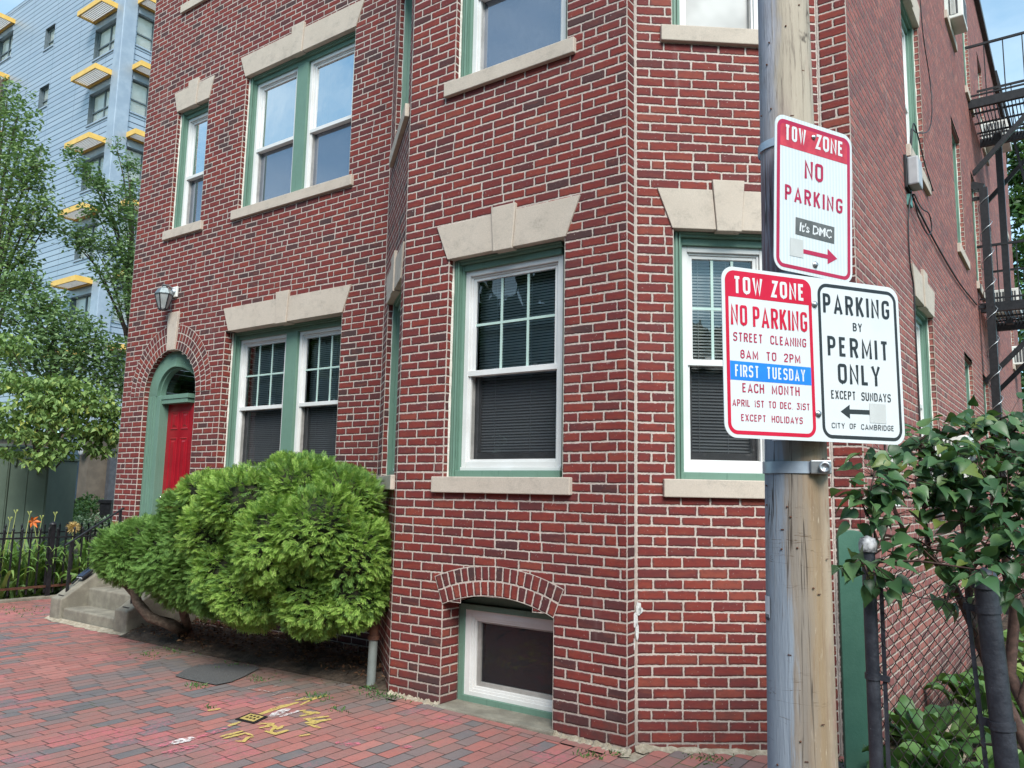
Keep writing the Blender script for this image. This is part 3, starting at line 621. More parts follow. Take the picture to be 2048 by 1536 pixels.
# door
M = FA.M(); D = 0.062
R1 = DR - 0.004; JX = 0.29                                          # jamb inner edge measured from the opening edge
iL, iR = -9.633, 2 * DU + 9.633
def half_ring(r0, r1, cz, n=96): return [(DU + r0 * math.cos(math.pi * i / n), cz + r0 * math.sin(math.pi * i / n)) for i in range(n + 1)], [(DU + r1 * math.cos(math.pi * i / n), cz + r1 * math.sin(math.pi * i / n)) for i in range(n + 1)]
df = MB()
for s_ in (-1, 1):
    e, i_ = DU + s_ * R1, DU + s_ * (DU - iL); D = 0.062 if s_ < 0 else 0.2
    df.box((min(e, i_), D, -1.05), (max(e, i_), D + 0.05, DZ), M)
    for k in (0.2, 0.45, 0.62): q = e + (i_ - e) * k; df.box((q - 0.012, D - 0.010, -1.05), (q + 0.012, D + 0.01, DZ), M)
    df.box((min(i_, i_ + s_ * 0.02), D + 0.05, -1.05), (max(i_, i_ + s_ * 0.02), D + 0.24, DZ), M)
D = 0.062
def ring(mb, r0, r1, cz, d0, d1):
    a, b = half_ring(r0, r1, cz)
    for i in range(len(a) - 1): e = 0.14 * max(0, math.cos(math.pi * (i + .5) / (len(a) - 1))); mb.prism([a[i], b[i], b[i + 1], a[i + 1]], d0 + e, d1 + e, M)
rin = DU - iL
rin += 0.085; ring(df, rin + 0.02, R1, DZ, D + 0.002, D + 0.05); ring(df, rin - 0.005, rin + 0.025, DZ, D - 0.010, D + 0.09); ring(df, rin - 0.03, rin - 0.002, DZ, D + 0.03, D + 0.11)
df.box((iL - 0.07, D + 0.01, DZ - 0.045), (iR + 0.02, D + 0.16, DZ + 0.01), M); df.box((iL, D + 0.02, DZ - 0.10), (iR, D + 0.22, DZ - 0.045), M)
dfo = df.build('door_frame', M_GREEN, house, 0.003)
a, b = half_ring(0.001, rin - 0.02, DZ); MB().add([M((u, D + 0.10, z)) for u, z in b], [tuple(range(len(b)))]).build('transom_pane', M_GLASS, dfo, fix=False)
MB().box((iL, D + 0.5, DZ - .2), (iR, D + 0.52, DZ + .6), M).build('dark_backing', M_DARKROOM, dfo)  # added sheet behind the transom, the unlit hall put into its colour
DP = 0.183
dr = MB(); zt, zb = DZ - 0.10, -1.03
dr.box((iL, DP, zb), (iR, DP + 0.045, zt), M)
w_ = iR - iL
def panel(mb, u0, u1, z0, z1):
    o_, i_ = 0.0, 0.022; d0, d1, d2 = DP - 0.0015, DP - 0.010, DP - 0.004
    P = lambda k, d: [M((u0 + k, d, z0 + k)), M((u1 - k, d, z0 + k)), M((u1 - k, d, z1 - k)), M((u0 + k, d, z1 - k))]
    rings = [P(0, d0), P(0.010, d1), P(0.024, d0), P(0.040, d0), P(0.058, d1)]
    for A, B in zip(rings, rings[1:]): mb.add(A + B, [(i, (i + 1) % 4, 4 + (i + 1) % 4, 4 + i) for i in range(4)])
    mb.add(rings[-1], [(0, 1, 2, 3)])
for u0, u1 in ((iL + 0.085, DU - 0.03), (DU + 0.03, iR - 0.085)):
    panel(dr, u0, u1, zt - 0.33, zt - 0.10); panel(dr, u0, u1, zt - 1.12, zt - 0.43); panel(dr, u0, u1, zt - 1.85, zt - 1.24)
do = dr.build('door', M_RED, house)
hd = MB(); c = M((iL + 0.062, DP, -0.16)); hd.lathe([(0.03, 0), (0.03, 0.008), (0.012, 0.012), (0.012, 0.035), (0.026, 0.045), (0.028, 0.06), (0.016, 0.072), (0.001, 0.074)], c, 14, ((1, 0, 0), (0, 0, 1), (0, -1, 0)))
hd.build('door_knob', M_CHROME, do)
nb = MB()
for k, (du, dz) in enumerate(((0.0, 0), (0.075, -0.004))):        # two brass house numerals, partly behind the bush
    uu = DU - 0.03 + du; pts = [M((uu + 0.025 * math.cos(t), DP - 0.005, -0.155 + dz + 0.03 * math.sin(t))) for t in [i * 0.5 for i in range(0, 13 if k else 9)]]
    nb.tube(pts, 0.006, 6)
nb.build('house_number', M_CHROME, do)
MB().box((iL - 0.1, 0.0, -1.12), (iR + 0.1, 0.25, -1.05), M).build('door_sill', M_CONC, house, 0.006)
MB().prism([(DU - 0.085, DZ + DR - 0.012), (DU + 0.085, DZ + DR - 0.012), (DU + 0.118, 2.185), (DU - 0.118, 2.185)], -0.03, 0.14, M).build('door_keystone', M_STONE, house, 0.006)

# ------------------------------------------------------------------ the setting: ground, sidewalk, road, planting bed
def ray(u, v): return FW + RT * ((u - 1024) / FPX) - UP * ((v - 768) / FPX)
def gp(u, v, dz=0.0):              # the point of the ground seen at a pixel
    r = ray(u, v); z = -1.58
    for _ in range(6): q = r * (z / r.z); z = gz(q.x, q.y)
    return Vector((q.x, q.y, z + dz))
def onx(u, v, x): r = ray(u, v); return r * (x / r.x)
def ony(u, v, y): r = ray(u, v); return r * (y / r.y)
def sheet(name, x0, x1, y0, y1, nx, ny, zf, m, kind='structure'):
    V = []; F = []
    for j in range(ny + 1):
        for i in range(nx + 1): x = x0 + (x1 - x0) * i / nx; y = y0 + (y1 - y0) * j / ny; V.append((x, y, zf(x, y)))
    for j in range(ny):
        for i in range(nx): k = j * (nx + 1) + i; F.append((k, k + 1, k + nx + 2, k + nx + 1))
    mb = MB(); mb.add(V, F, True); return props(mb.build(name, m, fix=False), kind=kind)
props(MB().quad((-400, -9, -1.83), (400, -9, -1.83), (400, 600, -1.83), (-400, 600, -1.83)).build('ground', M_SOIL, fix=False), kind='structure')
props(MB().quad((-400, -400, -1.79), (400, -400, -1.79), (400, 0.7, -1.79), (-400, 0.7, -1.79)).build('road', M_ROAD, fix=False), kind='structure')
props(MB().box((-60, 0.7, -1.95), (40, 0.85, -1.64)).build('kerb', M_CONC, bev=0.01), kind='structure')
def lown(x, y): return 0.5 + 0.25 * (math.sin(x * 2.1 + 1.7 * math.sin(y * 1.3)) + math.sin(y * 2.9 + x * 1.1 + 2.0 * math.sin(x * 0.9)))
pv = BrickMB()
def paver(x0, x1, y0, y1, along_x=False):
    r = 0.05 + 0.62 * random.random() + 0.38 * lown((x0 + x1) / 2, (y0 + y1) / 2)
    if x0 < -7.0: r = min(1, r + 0.10)
    if x1 > -4.2 and y0 > 3.4: r = min(1, r + 0.10)
    j = lambda: 0.0015 * random.random()
    P = [(x0, y0), (x1, y0), (x1, y1), (x0, y1)]
    pv.cell([(x, y, gz(x, y) + j()) for x, y in P], x1 - x0, y1 - y0, 0, 0, (min(1, max(0, r)), random.random()))
nrow = 0; x = -14.0
while x < -0.75:
    x1 = x + 0.1025; y = 0.86 - 0.2 * hsh(nrow, 5); top = 4.552 if -4.5 < x < -1.0 else (4.70 if -8.45 < x <= -4.5 else (4.80 if x > -10.2 else 6.6))
    if x > -1.0: top = 4.9
    if -2.35 < x < -1.35: top = CY + (x - BC) * sa / ca - 0.01
    elif x >= -1.35: top = 5.6
    while y < top - 0.03:
        y1 = min(y + 0.205, top); paver(x, x1, max(y, 0.86), y1) if y1 > 0.9 else None; y = y1
    x = x1; nrow += 1
x = LB - 0.02
while x < BC - 0.02:
    x1 = x + 0.205; paver(x, min(x1, BC + 0.06), 4.553, 4.664, True); x = x1
sw = pv.build('sidewalk', M_PAVER, None); props(sw, kind='structure')
sheet('sidewalk_base', -60, -0.75, 0.85, 7.2, 120, 14, lambda x, y: gz(x, y) - 0.016, M_SAND)
sheet('garden_ground', -0.74, 30, 0.85, 60, 60, 60, lambda x, y: gz(x, y) + 0.02 * math.sin(x * 5) * math.sin(y * 4.3), M_SOIL)
sheet('side_garden', -60, -11.92, 4.4, 60, 30, 40, lambda x, y: -1.60 + 0.03 * math.sin(x * 3) * math.sin(y * 2.7), M_SOIL)
sheet('planting_bed', -8.42, -4.47, 4.69, 5.62, 60, 18, lambda x, y: gz(x, y) + 0.002 + (0.03 if y > 4.75 else .004) * hsh(round(x, 2), round(y, 2)) + 0.06 * math.sin((y - 4.69) / 0.93 * 3.14) , M_SOIL)
# leaf litter on the bed and weeds in the joints
TL = np.array([(0, 0, 0), (.45, .3, .1), (1, 0, 0), (.45, -.3, .1)], float); FLF = np.array([(0, 1, 2), (0, 2, 3)])
n = 2600; P = np.stack([RNG.uniform(-8.35, -4.5, n), 4.72 + 0.88 * RNG.random(n) ** 0.9, np.zeros(n)], 1)
P[:, 2] = [gz(a) + 0.06 + 0.045 * math.sin((b - 4.69) / 0.93 * 3.14) + 0.02 * RNG.random() for a, b, _ in P]
X = RNG.normal(size=(n, 3)); X[:, 2] *= 0.25; Zu = np.tile([0, 0, 1.0], (n, 1)) + RNG.normal(size=(n, 3)) * 0.35
n2 = 160; P2 = np.stack([RNG.uniform(-8.2, -4.4, n2), 4.7 - 0.22 * RNG.random(n2) ** 2, np.zeros(n2)], 1); P2[:, 2] = [gz(a) + 0.006 for a, b, _ in P2]
X2 = RNG.normal(size=(n2, 3)); X2[:, 2] *= 0.1
V, F = merge([inst(TL, FLF, P, X, Zu, 0.02 + 0.03 * RNG.random(n)), inst(TL, FLF, P2, X2, np.tile([0, 0, 1.0], (n2, 1)), 0.012 + 0.016 * RNG.random(n2))])
props(npmesh('leaf_litter', V, F, M_LITTER), kind='stuff')
wp = []
for u, v, r, k in ((640, 1395, .07, 80), (742, 1378, .06, 70), (770, 1392, .09, 110), (390, 1372, .05, 50), (420, 1415, .03, 22), (1180, 1512, .05, 40), (1230, 1508, .03, 26), (1420, 1520, .07, 60), (470, 1332, .10, 60), (360, 1300, .14, 70), (300, 1310, .10, 40), (520, 1360, .08, 40), (1690, 1528, .10, 90), (30, 1222, .25, 90), (680, 1420, .05, 26)):
    c = gp(u, v); wp += [(c.x + random.gauss(0, r), c.y + random.gauss(0, r * .8), c.z) for _ in range(k)]
P = np.array(wp); n = len(P); X = RNG.normal(size=(n, 3)) * 0.7; X[:, 2] = 0.25 + 0.6 * RNG.random(n)
V, F = inst(TL * np.array([1, .5, 1]), FLF, P, X, RNG.normal(size=(n, 3)), 0.018 + 0.022 * RNG.random(n))
props(npmesh('joint_weeds', V, F, M_HOSTA), kind='stuff')
rb = BrickMB()
for k, (u, v, yaw) in enumerate(((648, 1332, 0.05), (598, 1322, -0.08), (552, 1318, 0.1), (505, 1312, 0.02), (460, 1302, 0.0), (415, 1294, -.05), (372, 1286, .04))):
    c = gp(u, v); w_, h_ = 0.2, 0.055; U = Vector((math.cos(yaw), math.sin(yaw), 0)); N = Vector((-U.y, U.x, 0)); z = c.z + 0.001
    a = c - U * w_ / 2; r = (0.3 + 0.6 * random.random(), random.random())
    Q = lambda s, d, h: a + U * (s * w_) + N * (d * 0.09) + Vector((0, 0, h * h_))
    rb.cell([Q(0, 0, -.1), Q(1, 0, -.1), Q(1, 0, 1), Q(0, 0, 1)], w_ + .01, h_ + .012, 0, 0, r); rb.cell([Q(0, 0, 1), Q(1, 0, 1), Q(1, 1, 1), Q(0, 1, 1)], w_ + .01, .1, 0, 0, r)
    rb.cell([Q(1, 0, -.1), Q(1, 1, -.1), Q(1, 1, 1), Q(1, 0, 1)], .1, h_ + .012, 0, 0, r); rb.cell([Q(0, 1, -.1), Q(0, 0, -.1), Q(0, 0, 1), Q(0, 1, 1)], .1, h_ + .012, 0, 0, r); rb.cell([Q(1, 1, -.1), Q(0, 1, -.1), Q(0, 1, 1), Q(1, 1, 1)], .2, h_, 0, 0, r)
props(rb.build('bed_edging', M_BRICK, None), 'low row of worn bricks edging the planting bed under the big round bush', 'edging')

# asphalt patch, valve box, paint marks
def paint_mat(name, c1, c2, cover=0.45):
    g = NT(name); a = g.rng(g.noise(30, 6, 0.72), cover - 0.10, cover + 0.12, 0, 0.88); c = g.mix(g.noise(20, 3), c1, c2)
    mx = g.n('MixShader', {0: a}); g.set(mx.inputs[1], g.n('BsdfTransparent').outputs[0]); g.set(mx.inputs[2], g.bsdf(c, 0.8, None, 0.2)); return g.done(mx.outputs[0])
M_YEL = paint_mat('yellow_marking_paint', (0.50, 0.35, 0.09), (0.62, 0.47, 0.17), 0.41)
M_WHT = paint_mat('white_marking_paint', (0.72, 0.66, 0.64), (0.8, 0.76, 0.74), 0.48)
M_PNK = paint_mat('pink_marking_paint', (0.55, 0.12, 0.17), (0.62, 0.2, 0.24), 0.50)
M_FADE = paint_mat('faded_marking_paint', (0.42, 0.30, 0.28), (0.5, 0.38, 0.36), 0.52)
MK = [0]
def paint(name, strokes, m, label, cat='paint marking', group='utility markings sprayed on the brick sidewalk', wid=7):
    mb = MB()
    for st in strokes:
        wv = wid
        if isinstance(st[0], (int, float)): wv, st = st[0] * 1.9, st[1:]
        MK[0] += 1; h = 0.0046 + 0.0002 * (MK[0] % 30)
        pts = []
        for (x0, y0), (x1, y1) in zip(st, st[1:]):
            k = max(2, int(math.hypot(x1 - x0, y1 - y0) / 4)); pts += [(x0 + (x1 - x0) * i / k, y0 + (y1 - y0) * i / k) for i in range(k)]
        pts.append(st[-1]); G = [gp(*p, h) for p in pts]; prev = None; ln = len(G)
        hw = (gp(pts[0][0], pts[0][1]) - gp(pts[0][0] + wv, pts[0][1])).length * 0.5
        for i, p in enumerate(G):
            tg = (G[min(i + 1, ln - 1)] - G[max(i - 1, 0)]); tg.z = 0; tg.normalize(); nn = Vector((-tg.y, tg.x, 0))
            f_ = (0.55 + 0.45 * min(1, 3 * min(i, ln - 1 - i) / max(1, ln))) * (0.85 + 0.3 * random.random())
            row = (p + nn * hw * f_, p - nn * hw * f_)
            if prev: mb.quad(prev[0], row[0], row[1], prev[1])
            prev = row
    o = mb.build(name, m, fix=False); return props(o, label, cat, group)
paint('paint_stroke', [(9, (520, 1430), (560, 1415), (596, 1406))], M_YEL, 'long yellow paint line running from the valve box towards the wall')
paint('paint_arrow', [(6, (590, 1402), (622, 1398), (654, 1391)), (4, (654, 1391), (620, 1402), (600, 1412)), (3, (600, 1400), (612, 1396))], M_YEL, 'yellow paint arrow pointing at the brick bay, farthest of the marks')
paint('paint_lettering', [(7, (606, 1425), (640, 1428)), (7, (600, 1434), (636, 1425)), (7, (606, 1440), (658, 1434)), (8, (610, 1448), (662, 1440)), (7, (612, 1440), (634, 1446), (616, 1452)), (6, (622, 1452), (640, 1458)), (5, (598, 1424), (612, 1422))], M_YEL, 'scribbled yellow paint letters nearest the basement window')
paint('paint_lettering', [(6, (516, 1452), (522, 1449), (545, 1449), (534, 1455), (518, 1458)), (6, (545, 1452), (556, 1460), (566, 1453)), (7, (530, 1464), (552, 1470), (576, 1462)), (5, (550, 1455), (540, 1468))], M_YEL, 'curly yellow paint letters just below the valve box')
paint('paint_lettering', [(6, (440, 1476), (486, 1464)), (6, (444, 1480), (492, 1468)), (5, (470, 1484), (486, 1486), (496, 1477), (508, 1476)), (4, (490, 1468), (506, 1474))], M_YEL, 'small yellow paint letters lowest on the sidewalk beside the dark pavers')
paint('paint_dab', [(7, (416, 1424), (440, 1419))], M_YEL, 'single short yellow paint dab between the patch and valve box')
paint('paint_dab', [(6, (598, 1475), (620, 1471))], M_YEL, 'short flat yellow paint dash nearest the viewer below the scribbled letters')
paint('paint_stroke', [(6, (456, 1455), (480, 1446))], M_YEL, 'short yellow paint tick at the near end of the valve box')
paint('paint_patch', [(12, (540, 1436), (576, 1420)), (6, (560, 1436), (598, 1424))], M_WHT, 'white paint smear beside the yellow line past the valve box')
paint('paint_patch', [(16, (342, 1490), (388, 1478))], M_WHT, 'bright white paint blot nearest the camera at the lower edge')
paint('paint_patch', [(14, (325, 1510), (395, 1494)), (9, (395, 1478), (460, 1456)), (8, (316, 1498), (342, 1486))], M_PNK, 'pale pink paint smear around the bright white blot')
paint('paint_stroke', [(4, (490, 1378), (540, 1386)), (3, (538, 1376), (556, 1372)), (4, (545, 1391), (566, 1383), (596, 1388)), (4, (550, 1404), (575, 1396), (596, 1396))], M_FADE, 'faded whitish paint strokes near the shaded bed')
paint('paint_patch', [(14, (690, 1492), (720, 1488)), (12, (672, 1489), (690, 1486))], M_PNK, 'pink paint spot lying below the yellow dash towards the street')
paint('paint_patch', [(12, (750, 1458), (772, 1454)), (10, (800, 1496), (826, 1494))], M_PNK, 'pair of pink paint spots in front of the bay corner')
def crumb_mat():
    g = NT('crumbled_asphalt'); x, y, z = g.sep(g.co()); n = g.noise(16, 6, 0.72)
    dx, dy = g.ma('DIVIDE', g.ma('ADD', x, 5.96), 0.62), g.ma('DIVIDE', g.ma('SUBTRACT', y, 4.22), 0.44); rr = g.ma('SQRT', g.ma('ADD', g.ma('MULTIPLY', dx, dx), g.ma('MULTIPLY', dy, dy)))
    a = g.rng(g.ma('ADD', rr, g.ma('MULTIPLY', g.ma('SUBTRACT', n, 0.5), 1.3)), 0.98, 0.84)
    c = g.mix(g.noise(85, 4, 0.7), (0.045, 0.045, 0.048), (0.16, 0.155, 0.15)); c = g.mix(g.rng(g.noise(150, 2, 0.6), 0.62, 0.72), c, (0.28, 0.27, 0.26))
    mx = g.n('MixShader', {0: a}); g.set(mx.inputs[1], g.n('BsdfTransparent').outputs[0]); g.set(mx.inputs[2], g.bsdf(c, 0.95, g.bump(g.noise(85, 4, 0.7), 0.02, 0.8), 0.2)); return g.done(mx.outputs[0])
mb = MB(); ps = [gp(u, v, 0.010) for u, v in ((350, 1354), (372, 1340), (400, 1330), (440, 1328), (480, 1327), (515, 1329), (524, 1336), (505, 1346), (486, 1356), (462, 1366), (432, 1372), (400, 1366), (375, 1361))]
c = sum(ps, Vector()) / len(ps) + Vector((0, 0, 0.012)); mb.add(ps + [c], [(i, (i + 1) % len(ps), len(ps)) for i in range(len(ps))])
props(mb.build('asphalt_patch', crumb_mat(), fix=False), 'dark crumbled asphalt patch sunk into the brick sidewalk', 'patch')
vb = empty('valve_box', gp(502, 1438), 'small black framed valve cover sprayed yellow in the pavers', 'valve cover')
q = [gp(u, v) for u, v in ((470, 1440), (508, 1449), (536, 1435), (500, 1427))]
fr = MB(); c = sum(q, Vector()) / 4; zz = Vector((0, 0, 0.007))
qi = [c + (p - c) * 0.74 + zz for p in q]; qo = [p + zz for p in q]
for i in range(4): j = (i + 1) % 4; fr.quad(qo[i], qo[j], qi[j], qi[i]); fr.quad(q[i], q[j], qo[j], qo[i])
fr.build('cover_frame', M_IRON, vb)
lid = MB(); lid.quad(*[p + Vector((0, 0, 0.002)) for p in qi]); lid.build('lid', paint_mat('yellow_lid', (0.42, 0.30, 0.08), (0.56, 0.42, 0.16), 0.1), vb, fix=False)
lt = MB(); U = (qi[1] - qi[0]).normalized(); W_ = (qi[3] - qi[0]); 
for k in range(3):
    for j in range(2): a = qi[0] + U * (0.03 + 0.035 * k) + W_ * (0.28 + 0.36 * j) + Vector((0, 0, 0.004 + .0002 * k)); lt.bar(a, a + U * 0.022, 0.006, 0.002); lt.bar(a + W_ * 0.12, a + U * 0.018 + W_ * 0.12, 0.006, 0.002)
lt.build('cast_lettering', M_IRON, vb)

# ------------------------------------------------------------------ entrance stoop, handrails
st = empty('entrance_stoop', (-9.28, 5.2, -1.6), 'grey concrete entrance steps with sloping side walls below the red door', 'steps')
yF = 4.775; xs = (-10.13, -9.88, -8.69, -8.43)
tr = MB()
for k, (z, y) in enumerate(((-1.452, yF + 0.035), (-1.245, yF + 0.31), (-1.06, yF + 0.59))):
    tr.box((xs[1], y, -1.75), (xs[2], A0 - 0.004 if k == 2 else y + 0.35, z))
tr.build('tread', M_CONC, st, 0.018)
for a, b in ((xs[0], xs[1]), (xs[2], xs[3])):
    MB().prism([(yF, -1.75), (A0 - 0.004, -1.75), (A0 - 0.004, -0.93), (yF + 0.62, -0.93), (yF + 0.04, -1.335), (yF, -1.345)], a, b, lambda q: (q[1], q[0], q[2])).build('side_wall', M_CONC, st, 0.016)
fl_ = MB(); prev = None
for i in range(25):
    x = xs[0] - 0.05 + (xs[3] - xs[0] + 0.1) * i / 24; w_ = 0.03 + 0.06 * hsh(i, 2); row = [Vector((x, yF - w_, gz(x) + 0.004)), Vector((x, yF - w_ * 0.4, gz(x) + 0.014)), Vector((x, yF + 0.02, gz(x) + 0.03))]
    if prev: fl_.quad(prev[0], row[0], row[1], prev[1]); fl_.quad(prev[1], row[1], row[2], prev[2])
    prev = row
fl_.build('mortar_fillet', M_SAND, st, fix=False)
def handrail(x, label):
    h = empty('handrail', (x, yF + 0.1, -1.33), label, 'handrail', 'black iron handrails on the stoop')
    a = Vector((x, yF + 0.12, -1.30)); top = Vector((x, yF + 0.08, -0.72)); b = Vector((x, A0 - 0.10, -0.30))
    MB().bar(top + Vector((0, -0.03, -0.02)), b, 0.035, 0.018).build('rail', M_IRON, h, 0.003)
    MB().bar(a, Vector((x, yF + 0.12, -0.70)), 0.028, 0.028).build('post', M_IRON, h, 0.002)
    MB().bar((x, A0 - 0.14, -0.95), (x, A0 - 0.14, -0.33), 0.028, 0.028).build('post', M_IRON, h, 0.002)
    MB().bar((x, yF + 0.17, -1.20), (x, A0 - 0.3, -0.86), 0.016, 0.016).build('lower_rail', M_IRON, h)
    MB().box((x - 0.06, yF + 0.05, -1.335), (x + 0.06, yF + 0.19, -1.318)).build('base_plate', M_IRON, h)
handrail(-10.0, 'black iron handrail on the far side wall of the stoop beside the lilies')
handrail(-8.56, 'black iron handrail hidden behind the small leaning bush')
slr = empty('solar_light', (-10.02, 5.12, -1.12), 'small black solar lamp resting on the sloping stoop wall', 'lamp')
c = Vector((-9.98, 5.08, -1.11)); tl_ = Vector((0, 0.82, 0.57)).normalized(); nn = Vector((0, -0.57, 0.82))
def sbox(mb, a, b): mb.box(a, b, lambda q: tuple(c + Vector((1, 0, 0)) * q[0] + tl_ * q[1] + nn * q[2]))
k = MB(); sbox(k, (-0.07, -0.06, 0.0), (0.07, 0.09, 0.03)); k.build('lamp_body', M_IRON, slr, 0.008)
k = MB(); sbox(k, (-0.06, -0.05, 0.031), (0.06, 0.08, 0.036)); k.build('solar_panel', simple('solar_cell', (0.02, 0.025, 0.05), (0.03, 0.04, 0.08), 30, 0.25), slr)
k = MB(); sbox(k, (-0.055, -0.07, 0.004), (0.055, -0.0605, 0.024)); k.build('lens', M_GREYBOX, slr)

# wall lantern over the door
ln = empty('wall_lantern', (DU - 0.02, A0, 2.35), 'silver carriage lantern on the brick above the arched door', 'lantern')
lc = Vector((DU - 0.03, A0 - 0.15, 2.36))
MB().box((DU - 0.065, A0 - 0.028, 2.38), (DU + 0.045, A0, 2.52)).build('back_plate', M_CREAM, ln, 0.008)
MB().tube([(DU - 0.03, A0 - 0.02, 2.47), (DU - 0.03, A0 - 0.10, 2.52), (DU - 0.03, A0 - 0.16, 2.50)], 0.016, 8).lathe([(0.05, 0), (0.045, 0.02), (0.02, 0.03)], (DU - 0.03, A0 - 0.028, 2.45), 12, ((1, 0, 0), (0, 0, 1), (0, -1, 0))).build('arm', M_GALV, ln)
MB().lathe([(0.108, 0.025), (0.112, 0.038), (0.072, 0.105), (0.038, 0.12), (0.026, 0.14), (0.042, 0.145), (0.012, 0.165)], lc, 6).build('lantern_cap', simple('slate_blue_metal', (0.16, 0.19, 0.20), (0.26, 0.30, 0.31), 9, 0.35, metal=0.6), ln, sm=False)
gl = MB(); gl.lathe([(0.05, -0.155), (0.092, -0.02), (0.102, 0.025)], lc, 6); gl.build('lantern_glass', simple('frosted_glass', (0.26, 0.28, 0.28), (0.40, 0.42, 0.42), 6, 0.25), ln, sm=False)
rb_ = MB()
for i in range(6):
    t_ = i * math.pi / 3; d = Vector((math.cos(t_), math.sin(t_), 0)); rb_.tube([lc + d * 0.052 + Vector((0, 0, -0.16)), lc + d * 0.094 + Vector((0, 0, -0.02)), lc + d * 0.107 + Vector((0, 0, 0.03))], 0.007, 5)
rb_.lathe([(0.055, -0.17), (0.055, -0.15), (0.02, -0.145)], lc, 6); rb_.build('lantern_bars', M_IRON, ln)

# vent pipe standing against the bay
pc = gp(741, 1372); vp = empty('vent_pipe', pc, 'grey iron pipe with rusty collar standing beside the bay corner', 'pipe')
pt = Vector((pc.x - 0.01, pc.y + 0.03, -0.98))
MB().tube([pc - Vector((0, 0, 0.1)), pc + (pt - pc) * 0.62], 0.036, 14).build('pipe', simple('grey_pipe_paint', (0.15, 0.17, 0.165), (0.21, 0.235, 0.225), 8, 0.6, spots=((0.16, 0.075, 0.035), 12, 0.64)), vp)
MB().tube([pc + (pt - pc) * 0.62, pc + (pt - pc) * 0.67], 0.048, 14).tube([pc + (pt - pc) * 0.92, pc + (pt - pc) * 1.0], 0.044, 14).build('collar', M_RUST, vp)
MB().tube([pc + (pt - pc) * 0.67, pc + (pt - pc) * 0.92], 0.037, 14).build('upper_pipe', M_RUST, vp)
props(MB().add([tuple(gp(688 + 46 * i / 8, 1335 - (i % 3) * 4, 0.02 + 0.02 * (i % 2))) for i in range(9)] + [tuple(gp(690 + 46 * i / 8, 1345 + (i % 2) * 3, 0.005)) for i in range(9)], [(i, i + 1, i + 10, i + 9) for i in range(8)]).build('plastic_scrap', simple('blue_plastic', (0.01, 0.03, 0.16), (0.02, 0.06, 0.3), 12, 0.4), fix=False), 'crumpled scrap of blue plastic lying behind the grey pipe', 'litter')

